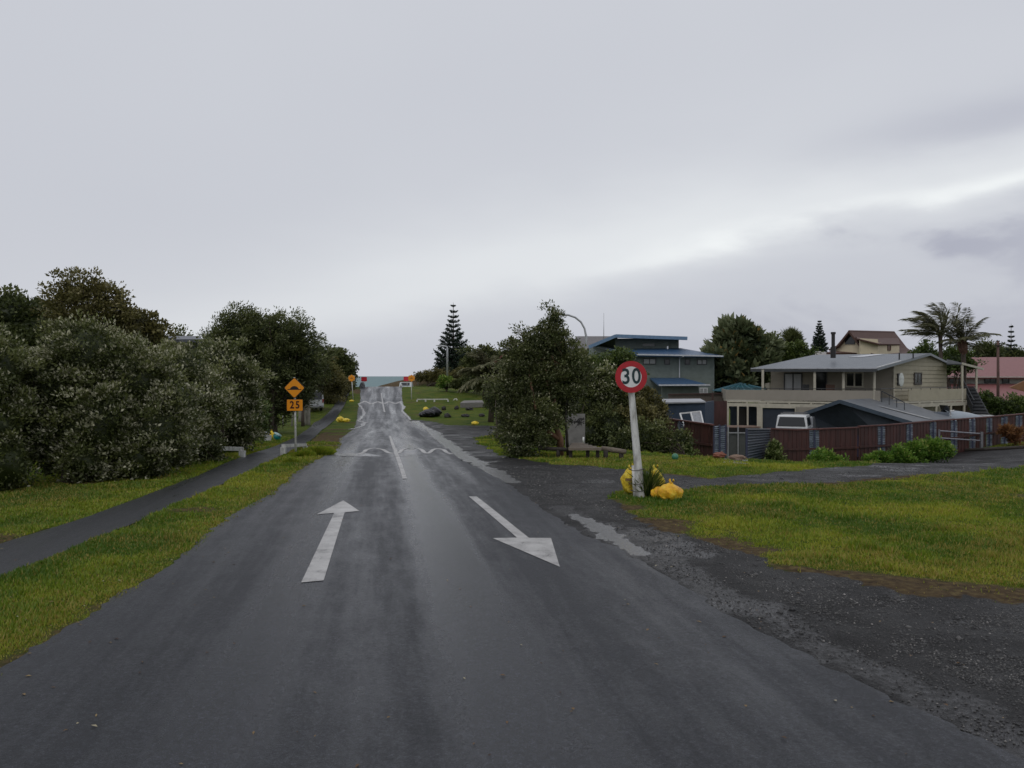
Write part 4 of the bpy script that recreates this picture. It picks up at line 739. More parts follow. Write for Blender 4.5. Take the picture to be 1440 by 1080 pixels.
# side awning
mb = MB(); mb.slab([W(1331, 511.5, 54.6), W(1353.5, 511.5, 53.6), W(1382.5, 519, 56.5), W(1362, 512, 60), W(1331, 505, 60)], .08); mb.build('side_awning', M('awning_dark', (.05, .055, .06), .5), t)
MB().beam(W(1353, 511.3, 53.5), W(1382.8, 519, 56.4), .05, .14).build('awning_fascia', CRT, t)
for px, dd, y0 in ((1353, 53.7, 512), (1373, 55.6, 517)): p = P2(px, dd); MB().beam((*p, zz(565, dd)), (*p, zz(y0, dd)-.05), .11, .11).build('awning_post', CRT, t)
# stairs at the deck corner and by the far side
mb = MB(); a = W(1240, 550, 47.8); c = W(1272, 566, 46.8); mb.beam(a, c, .04, .05); mb.beam(a+Vector((0, .7, -.8)), c+Vector((.1, .7, -1.0)), .9, .12)
for k in range(4): q_ = a.lerp(c, k/3); mb.beam(q_, q_+Vector((0, 0, -.9)), .03, .03)
mb.build('front_stairs', M('stair_dark', (.03, .033, .038), .5), t)
mb = MB(); a = W(1360, 545, 54.5); c = W(1380, 583, 53); sd = Vector((.3, -.4, 0)); mb.slab([a-sd, a+sd, c+sd, c-sd], .08); mb.slab([a-sd+Vector((0, -.02, .6)), c-sd+Vector((0, -.02, .6)), c-sd, a-sd], .04); mb.beam(a-sd+Vector((0, -.1, .9)), c-sd+Vector((0, -.1, .9)), .06, .06)
for k in range(9): q_ = a.lerp(c, k/8); mb.box(q_+Vector((0, 0, .08)), (.9, .28, .05), -.9)
mb.build('side_stairs', M('stair_dark', (.03, .033, .038), .5), t)
# ---------------- grey gable shed
t = thing('garden_shed', 'dark shed with broad grey metal gable roof behind the maroon fence', 'shed', Vector((*P2(1182, 45), -1.9)))
AP = W(1181.5, 562.5, 45.2); LE = W(1131.5, 580, 47.6); RE = W(1283, 593, 43.4); AP2 = W(1251, 558.8, 50.5); RE2 = W(1343, 588.5, 47.6); LE2 = LE+(AP2-AP)
mb = MB(); mb.slab([AP, RE, RE2, AP2][::-1], -.08) if False else mb.slab([RE, RE2, AP2, AP], .08); mb.slab([AP+Vector((-.004, 0, 0)), AP2+Vector((-.004, 0, 0)), LE2, LE], .08); mb.build('roof', corr('shed_roof', (.145, .155, .17), (8, -8, 0), .45, .2, 0, .3), t)
dn = Vector((-.05, -.06, -.08)); mb = MB(); mb.beam(LE+dn, AP+dn, .05, .2); mb.beam(AP+dn, RE+dn, .05, .2); mb.build('barge_board', M('barge_blue', (.04, .06, .085), .5), t)
ins = Vector((.25, .25, 0)); g_ = -2.2; mb = MB(); w0 = LE+ins*1.2; w1 = AP+ins; w2 = RE+Vector((-.1, .3, 0)); mb.add([(w0.x, w0.y, g_), (w2.x, w2.y, g_), (w2.x, w2.y, w2.z-.15), (w1.x, w1.y, w1.z-.12), (w0.x, w0.y, w0.z-.1)], [(0, 1, 2, 3, 4)])
w3 = RE2+Vector((-.1, .1, 0)); mb.add([(w2.x, w2.y, g_), (w3.x, w3.y, g_), (w3.x, w3.y, w3.z-.12), (w2.x, w2.y, w2.z-.15)], [(0, 1, 2, 3)]); w4 = LE2+ins; mb.add([(w0.x, w0.y, g_), (w4.x, w4.y, g_), (w4.x, w4.y, w4.z-.1), (w0.x, w0.y, w0.z-.1)], [(0, 1, 2, 3)]); mb.build('wall', M('shed_wall', (.028, .038, .05), .7, .3, 3), t)
mb = MB(); a = plan(w0, w2, .42); c = plan(w0, w2, .6); quadwall(mb, (a[0], a[1]-.1), (c[0], c[1]-.1), g_, -.05, .05); mb.build('door', M('shed_door', (.02, .03, .075), .5), t)
a = RE.lerp(RE2, .25).lerp(AP.lerp(AP2, .25), .08); mb = MB(); u_ = (RE2-RE).normalized(); v_ = (AP-RE).normalized(); nn = Vector((0, -.01, .04)); mb.slab([RE+u_*2.6+v_*.15+nn, RE+u_*3.1+v_*.1+nn, RE+u_*2.2+v_*2.4+nn, RE+u_*1.9+v_*2.5+nn], .02); mb.build('skylight_strip', M('skylight', (.35, .36, .37), .3), t)
# ---------------- blue shed and yard fences
BLC = corr('blue_corrugate', (.045, .07, .115), (16, 0, 0), .5, .2, 0, .7); MAR = M('maroon_timber', (.062, .021, .017), .6, .55, 1.6, stretch=(3, 3, .6), bmp=.4); MAR2 = M('maroon_rail', (.10, .032, .026), .5, .3, 5); STEEL = M('blue_steel_strip', (.18, .21, .25), .33, .2, 5, metal=.35)
t = thing('blue_shed', 'blue corrugated shed with pale flat roof edge left of the cream house', 'shed', Vector((*P2(956, 43), -2)))
mb = MB(); quadwall(mb, P2(918, 44), P2(991.5, 43), -2.2, zz(565.5, 43.4), .1); quadwall(mb, P2(991.6, 43), (P2(991.6, 43)[0]+1.2, 46), -2.2, zz(565.6, 43.4), .1); mb.build('wall', BLC, t)
MB().slab([W(917, 566, 43.8), W(992.5, 564.6, 42.9), W(985, 560.5, 46), W(925, 561, 46.6)], .07).build('roof', M('shed_flat_roof', (.33, .34, .36), .4, .2, 3), t)
t = thing('window_frame', 'white sliding window frame leaning against the blue shed', 'window frame', W(972, 596, 41.5)); mb = MB(); a0, a1, b1, b0 = W(956.3, 581.5, 41.9), W(985, 578.5, 41.9), W(990, 600, 41.2), W(962, 600, 41.2)
for p_, q_ in ((a0, a1), (a1, b1), (a0, b0), (b0, b1), (a0.lerp(a1, .52), b0.lerp(b1, .52))): mb.beam(p_, q_, .07, .07)
mb.build('frame', WF, t); o1 = Vector((0, .03, 0)); MB().slab([a0.lerp(a1, .55)+o1, a1+o1, b1+o1, b0.lerp(b1, .55)+o1], .01).build('pane', M('pane_grey', (.3, .31, .33), .2), t)
t = thing('yard_fence', 'plain blue and maroon yard fence between blue shed and cream house', 'fence', Vector((*P2(1005, 48), -2.2)))
mb = MB(); quadwall(mb, P2(992, 47.5), P2(1004, 47.8), -2.3, zz(570, 47.6), .05); mb.build('blue_panel', BLC, t); mb = MB(); quadwall(mb, P2(1004.2, 47.8), P2(1022.5, 48.4), -2.3, zz(564, 48), .05); mb.build('maroon_panel', MAR, t)
t = thing('back_fence', 'brown grey paling fence with dark rails beyond the blue shed', 'fence', Vector((*P2(985, 55), -2.2))); mb = MB(); quadwall(mb, P2(940, 55), P2(1024, 56), -2.2, zz(554.5, 55.5), .05); mb.build('paling_panel', M('grey_paling', (.12, .10, .085), .8, .3, 5, stretch=(5, 1, 1)), t)
MB().beam((*P2(940, 54.9), zz(554.5, 55)), (*P2(1024, 55.9), zz(553, 56)), .08, .08).build('top_rail', M('rail_brown', (.06, .03, .025), .6), t); MB().beam((*P2(1002, 55), -2), (*P2(1002, 55), zz(552, 55)), .1, .1).build('post', M('rail_brown', (.06, .03, .025), .6), t)
t = thing('garden_canopy', 'teal ribbed low canopy roof between the blue roofed and cream houses', 'canopy', Vector((*P2(1036, 60), -2)))
mb = MB(); apx = W(1041, 538.8, 62); ring_ = [W(1002, 549.5, 59), W(1020, 551, 57.5), W(1062, 550.5, 57.5), W(1078, 547, 61), W(1062, 545, 65), W(1012, 545, 65)]
mb.add([apx]+ring_, [(0, k+1, (k+1) % 6+1) for k in range(6)]); mb.build('canopy_cover', corr('teal_sheet', (.03, .13, .16), (9, 0, 0), .35, .3), t); mb = MB()
for k, r_ in enumerate(ring_): mb.beam(apx+Vector((0, 0, .03)), r_+Vector((0, 0, .03)), .07, .05)
for k in range(6): a = ring_[0].lerp(ring_[1], k/6) if k < 3 else ring_[1].lerp(ring_[2], (k-3)/3); mb.beam(apx+Vector((0, 0, .03)), a+Vector((0, 0, .03)), .05, .05)
mb.build('ribs', M('teal_rib', (.12, .25, .30), .3), t)
for k in (1, 2, 3): p = ring_[k]; MB().beam((p.x, p.y, -2.3), (p.x, p.y, p.z), .09, .09).build('leg', DARKF, t)
# ---------------- brown steep-roofed house
BRR = M('brown_tile_roof', (.085, .040, .030), .65, .3, 3, stretch=(1, 1, 8), bmp=.3); CRH = M('cream_stucco', (.60, .52, .37), .7, .08, 3)
t = thing('steep_roof_house', 'cream house with steep flared brown roof rising behind the cream deck house', 'house', Vector((*P2(1220, 80), -2))); D0 = 78
DG = lambda px: D0-(px-1193.5)/F*D0*.8
mb = MB(); gp = [(1176, 488), (1184, 480), (1194.5, 468), (1205, 480), (1213, 492), (1222, 498)]
mb.slab([W(1168, 520, DG(1168)), W(1224, 520, DG(1224))]+[W(x, y, DG(x)) for x, y in gp[::-1]]+[W(1170, 496, DG(1170))], .2); mb.build('gable_wall', CRH, t)
mb = MB(); e = W(1257, 465.8, D0+5)-W(1193.5, 464.3, D0-.5)
RP = [(1193.5, 464.3), (1203.5, 477.5), (1212, 489), (1219, 494.5), (1229, 498)]; LP = [(1193.5, 464.3), (1183.5, 477), (1176, 486), (1165, 491)]
for Q in (RP, LP):
    for k in range(len(Q)-1):
        a, c = W(*Q[k], DG(Q[k][0])-.55), W(*Q[k+1], DG(Q[k+1][0])-.55); mb.slab([a, c, c+e, a+e] if Q is RP else [a, a+e, c+e, c], .16)
mb.build('roof', BRR, t)
mb = MB(); quadwall(mb, P2(1210, D0-2.2), P2(1234.5, D0-2.2), zz(520, D0), zz(477.5, D0-1.5), .3); quadwall(mb, P2(1234.5, D0-2.2), P2(1264.5, D0+1.2), zz(520, D0), zz(483, D0), .3)
mb.v = [(v[0], v[1], v[2] if v[2] < 3 else (zz(483, D0) if v[0] > P2(1233, D0-1.8)[0] else (zz(477.3, D0) if v[0] < P2(1216, D0)[0] else v[2]))) for v in mb.v]; mb.build('dormer', CRH, t)
MB().slab([W(1205, 476, D0-2.5), W(1236, 483.6, D0-2.7), W(1266, 484, D0+1.2), W(1262, 474, D0+5), W(1203, 470, D0+2)], .12).build('dormer_roof', BRR, t)
mb = MB(); mb.slab([W(x_, y_, DG(x_)-.12) for x_, y_ in ((1188, 484), (1201.5, 484), (1201.5, 479), (1195, 471.5), (1188, 479))], .06); mb.build('gable_window', GLS, t)
window(t, P2(1234.5, D0-2.2), P2(1264.5, D0+1.2), 1247.5, 1252, 485, 493, mull=0, frame=BRR, glass=M('brown_shutter', (.12, .06, .03), .5))
mb = MB(); mb.slab([W(1162, 496, D0-2), W(1283, 497, D0+2), W(1283, 494.6, D0+4), W(1170, 492.5, D0+2)], .15); mb.build('skirt_roof', BRR, t)
# ---------------- pink-roofed house
PKR = M('pink_tile_roof', (.235, .095, .092), .6, .2, 3, stretch=(1, 1, 7), bmp=.3)
t = thing('long_house', 'long pale house with two tiers of faded pink tiled roof at right', 'house', Vector((*P2(1400, 76), -2)))
MB().slab([W(1318, 530, 73), W(1500, 530, 73), W(1500, 502, 82), W(1337, 502.5, 82)], .15).build('upper_roof', PKR, t); MB().slab([W(1330, 564.5, 68), W(1500, 564.5, 68), W(1500, 539.5, 73.6), W(1330, 539.5, 73.6)], .15).build('lower_roof', PKR, t)
mb = MB(); A_, B_ = P2(1328, 74), P2(1500, 74); quadwall(mb, A_, B_, zz(545, 74), zz(528, 74), .2); mb.build('wall', M('pale_render', (.42, .42, .40), .7), t); MB().beam(W(1318, 530.2, 72.9), W(1500, 530.2, 72.9), .1, .1).build('gutter', M('gutter_cream', (.42, .38, .35), .5), t)
mb = MB(); quadwall(mb, P2(1332, 70), P2(1500, 70), -2.5, zz(563, 70), .2); mb.build('lower_wall', M('lower_brick', (.16, .12, .10), .8), t)
for x0, x1 in ((1334, 1345), (1384, 1401), (1409, 1419)): window(t, A_, B_, x0, x1, 531.5, 539, mull=1 if x1-x0 > 11 else 0, fw=.08)
MB().slab([W(1418, 545, 66), W(1447, 532, 66), W(1480, 548, 66), W(1446, 552, 66)], .2).build('tan_gable', M('tan_tile', (.22, .105, .05), .7, .2, 4), t)
# ---------------- small background roofs
def simple_house(name, label, wallq, roofq, mw_, mr_, extra=None):
    t = thing(name, label, 'house', Vector((wallq[0][0], wallq[0][1], -1.5))); mb = MB(); quadwall(mb, wallq[0], wallq[1], wallq[2], wallq[3], 4.0); mb.build('wall', mw_, t); mb = MB()
    for r_ in roofq: mb.slab(r_, .15)
    mb.build('roof', mr_, t); return t
GB = M('grey_brown_roof', (.13, .12, .12), .6, .2, 3)
simple_house('distant_house', 'brown grey low roof rising left of the blue roofs under the thin mast', (P2(800, 88), P2(850, 88), -1, zz(488, 88)), [[W(796, 490, 86), W(862, 488, 86), W(860, 472.8, 92), W(812, 472.8, 92)]], GRN, GB)
simple_house('distant_house', 'red brown gable house showing between the palm and forked tree', (P2(694, 88), P2(716, 88), -.5, zz(507, 88)), [[W(692, 511, 86), W(712, 494, 86), W(720, 494, 94), W(700, 509, 94)], [W(712, 494, 86), W(738, 511, 86), W(744, 511, 94), W(720, 494, 94)]], M('brown_pink_wall', (.16, .09, .075), .7), M('red_brown_roof', (.12, .035, .03), .6))
simple_house('distant_house', 'small white building glimpsed right of the norfolk pine base', (P2(643, 138), P2(651, 138), -.5, zz(517, 138)), [[W(642, 518, 137.5), W(662, 518, 137.5), W(660, 514, 143), W(644, 514, 143)]], M('white_wall', (.7, .72, .74), .6), GB)
simple_house('distant_house', 'low grey hipped roof behind the cream house and small pine', (P2(1150, 90), P2(1168, 90), -1, zz(500, 90)), [[W(1136, 500.5, 88), W(1175, 500.5, 88), W(1158, 494, 93), W(1145, 493.5, 93)]], CRM, M('grey_brown_light', (.26, .24, .22), .6))
simple_house('distant_house', 'pale roof corner among trees left of the cream house roof', (P2(1082, 85), P2(1096, 85), -1, zz(505, 85)), [[W(1076, 505, 84), W(1100, 507, 84), W(1098, 498, 89), W(1083, 497, 89)]], CRM, M('pale_tan_roof', (.3, .26, .22), .6))
simple_house('distant_house', 'straight grey roofline just above the flowering hedge at left', (P2(222, 40), P2(278, 40), -1, zz(480, 40)), [[W(218, 477, 39), W(284, 477, 39), W(282, 472.5, 43), W(224, 472.5, 43)]], M('grey_wall', (.15, .15, .16), .7), M('slate_roof', (.09, .095, .115), .5))
# ---------------- fences
def run_fence(name, label, pts, ztops, strips, cap=True, step=.0):
    """pts plan polyline; ztops heights; strips: list of px centre positions of corrugated pairs"""
    t = thing(name, label, 'fence', Vector((*pts[0], gzf(*pts[0]))))
    P = [Vector((*p, 0)) for p in pts]; dist = [0]
    for a, c in zip(P[:-1], P[1:]): dist.append(dist[-1]+(c-a).length)
    def at(s):
        for k in range(len(P)-1):
            if s <= dist[k+1] or k == len(P)-2:
                f = (s-dist[k])/(dist[k+1]-dist[k]); p = P[k].lerp(P[k+1], f); d = (P[k+1]-P[k]).normalized(); return p, ztops[k]+(ztops[k+1]-ztops[k])*f, d
    def s_of(px):
        best = min(np.linspace(0, dist[-1], 1500), key=lambda s: abs(720+F*at(s)[0].x/at(s)[0].y-px)); return float(best)
    ss = sorted(s_of(p) for p in strips); pw = .22; gap = .13; cuts = []
    for s in ss: cuts += [(s-gap/2-pw, s-gap/2), (s+gap/2, s+gap/2+pw)]
    panels = []; c0 = 0
    for a, c in cuts+[(dist[-1], dist[-1])]:
        if a-c0 > .3: panels.append((c0, a))
        c0 = c
    for a, c in panels:
        mb = MB(); n = max(1, round((c-a)/.15))
        for k in range(n):
            s0 = a+(c-a)*k/n; s1 = a+(c-a)*(k+1)/n-.006; p, z, d = at(s0); p2, z2, _ = at(s1); nrm = Vector((d.y, -d.x, 0)); nrm = nrm if nrm.y < 0 else -nrm; off = nrm*(.012 if k % 2 else .0); g = gzf(p.x, p.y)-.1
            mb.add([p+off+Vector((0, 0, g)), p2+off+Vector((0, 0, g)), p2+off+Vector((0, 0, z2)), p+off+Vector((0, 0, z))]+[v-nrm*.02 for v in (p+off+Vector((0, 0, g)), p2+off+Vector((0, 0, g)), p2+off+Vector((0, 0, z2)), p+off+Vector((0, 0, z)))], [(0, 1, 2, 3), (7, 6, 5, 4), (0, 3, 7, 4), (1, 5, 6, 2)])
        mb.build('timber_panel', MAR, t)
    for a, c in cuts:
        if c > dist[-1]: continue
        mb = MB(); p, z, d = at(a); p2, z2, _ = at(c); nrm = Vector((d.y, -d.x, 0)); nrm = nrm if nrm.y < 0 else -nrm; g = gzf(p.x, p.y)-.05; n = int((z-g)/.018); V = []; Fs = []
        for k in range(n+1):
            zc = g+(z-.05-g)*k/n; o = nrm*(.02+.024*math.sin(2*math.pi*zc/.085)); V += [p+o+Vector((0, 0, zc)), p2+o+Vector((0, 0, zc))]
        mb.add(V, [(2*k, 2*k+1, 2*k+3, 2*k+2) for k in range(n)]); mb.build('corrugated_strip', STEEL, t)
    for s in ss:
        p, z, d = at(s); g = gzf(p.x, p.y)-.2; MB().beam((p.x, p.y, g), (p.x, p.y, z), .1, .1).build('post', M('post_dark_blue', (.03, .035, .07), .5), t)
    for k in range(len(P)-1):
        n2 = Vector(((P[k+1]-P[k]).normalized().y, -(P[k+1]-P[k]).normalized().x, 0)); n2 = n2 if n2.y < 0 else -n2
        MB().beam(P[k]+Vector((0, 0, ztops[k]+.03)), P[k+1]+Vector((0, 0, ztops[k+1]+.03)), .14, .06).build('cap_rail', MAR2, t)
        m0 = P[k]+n2*.05+Vector((0, 0, (ztops[k]+gzf(P[k].x, P[k].y))/2-.05)); m1 = P[k+1]+n2*.05+Vector((0, 0, (ztops[k+1]+gzf(P[k+1].x, P[k+1].y))/2-.05)); MB().beam(m0, m1, .05, .09).build('middle_rail', MAR, t)
    return t
def zt_(px, py, d): return zz(py, d)
fp = [(1080, 603.5, 37.4), (1120, 605.3, 38.4), (1206, 602, 39.9)]
run_fence('maroon_fence', 'first maroon fence section right of the blue corrugated gate wing', [P2(a, d) for a, y, d in fp], [zz(y, d) for a, y, d in fp], [1145])
fp = [(1208, 600.5, 39.95), (1253, 598, 41.3), (1309, 593, 43.5), (1395, 586.7, 46.4), (1440, 582.5, 47.6), (1560, 571, 51)]
run_fence('maroon_fence', 'long maroon fence with steel strips running behind the green weeds', [P2(a, d) for a, y, d in fp], [zz(y, d) for a, y, d in fp], [1195, 1239.5, 1279, 1312, 1341.5, 1367.5, 1391, 1412.5, 1433, 1454, 1475][1:])
fp = [(900, 584, 41.5), (932, 588.5, 38.5), (1002.5, 598.5, 33.9)]
run_fence('maroon_fence', 'maroon fence section left of the driveway opening, half hidden by shrubs', [P2(a, d) for a, y, d in fp], [zz(y, d) for a, y, d in fp], [958])
t = thing('fence_end_panel', 'bright blue steel strip pair at left side of the driveway opening', 'fence panel', Vector((*P2(1011, 34.1), gzf(*P2(1011, 34.1)))))
def corrug(px0, px1, d0, d1, yt0, yt1, yb, mat, t, per=.085, amp=.024, name='corrugated_panel'):
    p = Vector((*P2(px0, d0), 0)); q = Vector((*P2(px1, d1), 0)); d = (q-p).normalized(); nrm = Vector((d.y, -d.x, 0)); nrm = nrm if nrm.y < 0 else -nrm; za, zb_ = zz(yt0, d0), zz(yt1, d1); g = min(gzf(p.x, p.y), gzf(q.x, q.y))-.05; n = int((za-g)/.016); V = []
    for k in range(n+1): f = k/n; o = nrm*amp*math.sin(2*math.pi*(za-g)*f/per); V += [p+o+Vector((0, 0, g+(za-g)*f)), q+o+Vector((0, 0, g+(zb_-g)*f))]
    MB().add(V, [(2*k, 2*k+1, 2*k+3, 2*k+2) for k in range(n)]).build(name, mat, t)
corrug(1004.5, 1011, 34.0, 34.1, 599.5, 599, 0, STEEL, t); corrug(1013, 1019.5, 34.15, 34.25, 598.8, 597.5, 0, STEEL, t)
for px, dd in ((1003.6, 34), (1012, 34.1), (1020.5, 34.3)): p = P2(px, dd); MB().beam((*p, gzf(*p)-.1), (*p, zz(597.5, dd)), .07, .07).build('post', M('post_dark_blue', (.03, .035, .07), .5), t)
t = thing('gate_wing', 'dark blue corrugated panel standing open at right of the driveway', 'gate', Vector((*P2(1051, 33.8), gzf(*P2(1051, 33.8)))))
DBL = M('dark_blue_steel', (.05, .065, .09), .3, .2, 4, metal=.3); corrug(1050.5, 1083, 33.9, 37.2, 604, 603.8, 0, DBL, t, .12, .03)
p = P2(1050, 33.8); MB().beam((*p, gzf(*p)-.1), (*p, zz(603, 33.8)), .08, .08).build('post', M('post_dark_blue', (.03, .035, .07), .5), t); MB().beam((*P2(1050, 33.8), zz(603.3, 33.8)), (*P2(1083, 37.2), zz(603.3, 37.2)), .08, .05).build('cap_rail', M('cap_grey', (.2, .2, .22), .5), t)
V, Fq = sheet([(1017, 652), (1052, 654), (1052, 640), (1060, 634), (1024, 634)], .03, .3, gz); structure('driveway', [(V, Fq)], M('concrete_drive', (.17, .165, .16), .6, .3, 2))
t = thing('yard_gate', 'grey mesh gate panel standing under the deck carport', 'gate', Vector((*P2(1036, 44), gzf(*P2(1036, 44))))); mb = MB(); quadwall(mb, P2(1024, 44), P2(1050, 44), gzf(*P2(1036, 44)), zz(609, 44), .03); mb.build('mesh_panel', M('gate_mesh', (.07, .075, .07), .6), t); MB().beam((*P2(1024, 43.9), zz(608.5, 44)), (*P2(1050, 43.9), zz(608.5, 44)), .05, .05).build('top_rail', GALV, t)
for px in (1024, 1038): MB().beam((*P2(px, 43.9), gzf(*P2(px, 44))-.1), (*P2(px, 43.9), zz(600, 44)), .06, .06).build('post', GALV, t)
t = thing('flat_trailer', 'dark low trailer with tan deck parked under the house deck', 'trailer', Vector((*P2(1040, 50.5), gzf(*P2(1040, 50.5))-.3))); mb = MB(); c_ = W(1041, 603.5, 50.5); mb.box(c_, (2.0, 1.3, .22)); mb.build('bed', BLK, t); MB().box(c_+Vector((0, 0, .16)), (2.1, 1.4, .07)).build('deck', M('tan_deck', (.22, .15, .12), .6), t)
MB().tube([c_+Vector((.55, -.72, -.25)), c_+Vector((.55, -.5, -.25))], .3, 16).build('wheel', BLK, t)
b = Vector(hit(1024, 650)); t = thing('tarpaulin_heap', 'orange and tan crumpled heap just inside the driveway opening', 'tarpaulin', b); MB().blob(b+Vector((-.1, .6, .14)), (.19, .13, .09), 14, 9, .3, 2.5, .8, 3).build('orange_sheet', M('orange_sheet', (.20, .06, .03), .5), t); MB().blob(b+Vector((.4, .5, .08)), (.24, .13, .08), 14, 9, .25, 2.5, .8, 4).build('tan_sheet', M('tan_sheet', (.20, .13, .09), .6), t)
# timber rail barrier at right
t = thing('post_and_rail', 'grey weathered two rail barrier in front of the long maroon fence', 'barrier', Vector(hit(1380, 632))); dr = wloc(t).y; MB().box((W(1380.5, 0, dr).x, dr, (wloc(t).z+zz(608.5, dr))/2), (.13, .13, zz(608.5, dr)-wloc(t).z+.1)).build('post', M('grey_post', (.15, .15, .16), .7), t)
for k, (y0, y1) in enumerate(((605.8, 609.8), (615.8, 619.6))): MB().tube([W(1320, y0, dr-2.2), W(1378.5, y1, dr)], .035, 7).build('rail', M('grey_rail', (.26, .26, .29), .5), t)
MB().tube([Vector((W(1321, 0, dr-2.2).x, dr-2.2, wloc(t).z-.3)), W(1321, 604, dr-2.2)], .06, 7).build('post', M('grey_post', (.15, .15, .16), .7), t)
tag(MB().tube([Vector(hit(1331, 636))+Vector((0, 0, .06)), Vector(hit(1385, 634))+Vector((0, 0, .08)), Vector(hit(1440, 631))+Vector((0, 0, .07)), Vector(hit(1500, 626))+Vector((0, 0, .07))], .09, 8).build('edging_log', DK, origin=hit(1385, 634)), 'long dark edging log lying along the gravel road under the fence', 'log')
# ================================================================== VEHICLES
def car_prism(mb, prof, w, y0=0, taper=.06):
    """prof: side profile (x,z) closed; extruded along y"""
    k = len(prof); V = [(a, -w/2*(1-taper*max(0, c-.9)), c) for a, c in prof]+[(a, w/2*(1-taper*max(0, c-.9)), c) for a, c in prof]
    mb.add(V, [tuple(range(k)), tuple(range(2*k-1, k-1, -1))]+[(i, i+k, (i+1) % k+k, (i+1) % k) for i in range(k)])
def placed(parts, t, rot):
    b = wloc(t); m = Matrix.Rotation(rot, 4, 'Z')
    for mb, nm, mat, lab in parts:
        mb.v = [tuple(m @ Vector(v)+b) for v in mb.v]; o = mb.build(nm, mat, t); bv = o.modifiers.new('bevel', 'BEVEL'); bv.width = .03; bv.segments = 2; bv.limit_method = 'ANGLE'
def wheels(t, rot, xs, w, r=.31):
    b = wloc(t); m = Matrix.Rotation(rot, 4, 'Z')
    for x in xs:
        for s in (-1, 1):
            a = m @ Vector((x, s*(w/2-.02), r))+b; c = m @ Vector((x, s*(w/2-.22), r))+b; o = MB().tube([a, c], r, 20).build('wheel', M('tyre', (.015, .015, .015), .7), t)
            a2 = m @ Vector((x, s*(w/2+.0), r))+b; MB().tube([a2, c], r*.58, 14).build('rim', GALV, o)
VWH = M('car_white', (.62, .63, .64), .25, .06, 1); VGL = GLS; RL_ = M('tail_light', (.35, .02, .02), .3)
b = Vector(hit(446.5, 577)); b += Vector((-.65, 0, 0)); t = thing('parked_van', 'white van parked on grass under trees, rear window facing the road', 'van', b); rot = math.radians(90+24)
mb = MB(); W_ = 1.66; car_prism(mb, [(-2.1, .3), (2.1, .3), (2.2, .8), (1.75, 1.1), (1.35, 1.80), (.9, 1.93), (-1.85, 1.93), (-2.08, 1.75), (-2.2, 1.0), (-2.2, .45)], W_)
g1 = MB(); g1.slab([(-2.16, -.62, 1.72), (-2.16, .62, 1.72), (-2.235, .66, 1.12), (-2.235, -.66, 1.12)], -.03) ; g2 = MB(); g2.box((-.2, -.80, 1.42), (2.9, .06, .5)); g2.box((-.2, .80, 1.42), (2.9, .06, .5)); g2b = MB(); g2b.slab([(1.42, -.6, 1.72), (1.78, -.66, 1.15), (1.78, .66, 1.15), (1.42, .6, 1.72)], .03)
l1 = MB(); l1.box((-2.2, -.74, .98), (.06, .14, .34)); l2 = MB(); l2.box((-2.2, .74, .98), (.06, .14, .34)); pl = MB(); pl.box((-2.215, 0, .82), (.04, .5, .14)); bp = MB(); bp.box((-2.2, 0, .45), (.16, 1.6, .2))
placed([(mb, 'body', VWH, None), (g1, 'rear_window', VGL, None), (g2, 'side_windows', VGL, None), (g2b, 'windscreen', VGL, None), (l1, 'tail_light', RL_, None), (l2, 'tail_light', RL_, None), (pl, 'number_plate', SWH, None), (bp, 'bumper', M('bumper_grey', (.3, .3, .31), .5), None)], t, rot); wheels(t, rot, (-1.35, 1.35), W_)
# ute with canopy
bp_ = W(1121, 0, 46); b = Vector((bp_.x, 46, zz(584.5, 43.6)-1.84)); t = thing('parked_ute', 'silver utility vehicle with white framed canopy parked behind the maroon fence', 'ute', b); rot = math.radians(64)
mb = MB(); car_prism(mb, [(-2.4, .45), (2.3, .45), (2.35, .95), (1.3, 1.1), (.8, 1.65), (-.35, 1.7), (-.4, 1.15), (-2.4, 1.12)], 1.78); cn = MB(); car_prism(cn, [(-2.3, 1.14), (-.4, 1.16), (-.42, 1.80), (-.6, 1.84), (-2.05, 1.84), (-2.18, 1.80)], 1.7, taper=.16)
g1 = MB(); g1.slab([(-2.165, -.62, 1.74), (-2.165, .62, 1.74), (-2.30, .72, 1.26), (-2.30, -.72, 1.26)], -.03); g2 = MB(); g2.slab([(-2.0, -.765, 1.72), (-.6, -.765, 1.72), (-.6, -.83, 1.28), (-2.0, -.83, 1.28)], -.03); g3 = MB(); g3.slab([(-2.0, .765, 1.72), (-.6, .765, 1.72), (-.6, .83, 1.28), (-2.0, .83, 1.28)], .03)
tg = MB(); tg.box((-2.41, 0, .85), (.06, 1.5, .5)); l1 = MB(); l1.box((-2.41, -.82, .9), (.06, .12, .4)); l2 = MB(); l2.box((-2.41, .82, .9), (.06, .12, .4)); rk = MB()
for yy in (-.6, .6): rk.beam((-2.0, yy, 1.9), (-.5, yy, 1.9), .04, .04)
for xx in (-1.8, -.7): rk.beam((xx, -.65, 1.93), (xx, .65, 1.93), .04, .04)
placed([(mb, 'body', M('ute_silver', (.30, .31, .33), .3, .1, 1, metal=.3), None), (cn, 'canopy', VWH, None), (g1, 'rear_window', VGL, None), (g2, 'side_window', VGL, None), (g3, 'side_window', VGL, None), (tg, 'tailgate', M('ute_silver', (.3, .3, .3)), None), (l1, 'tail_light', RL_, None), (l2, 'tail_light', RL_, None), (rk, 'roof_rack', M('rack_dark', (.06, .06, .065), .4), None)], t, rot); wheels(t, rot, (-1.6, 1.5), 1.78, .36)
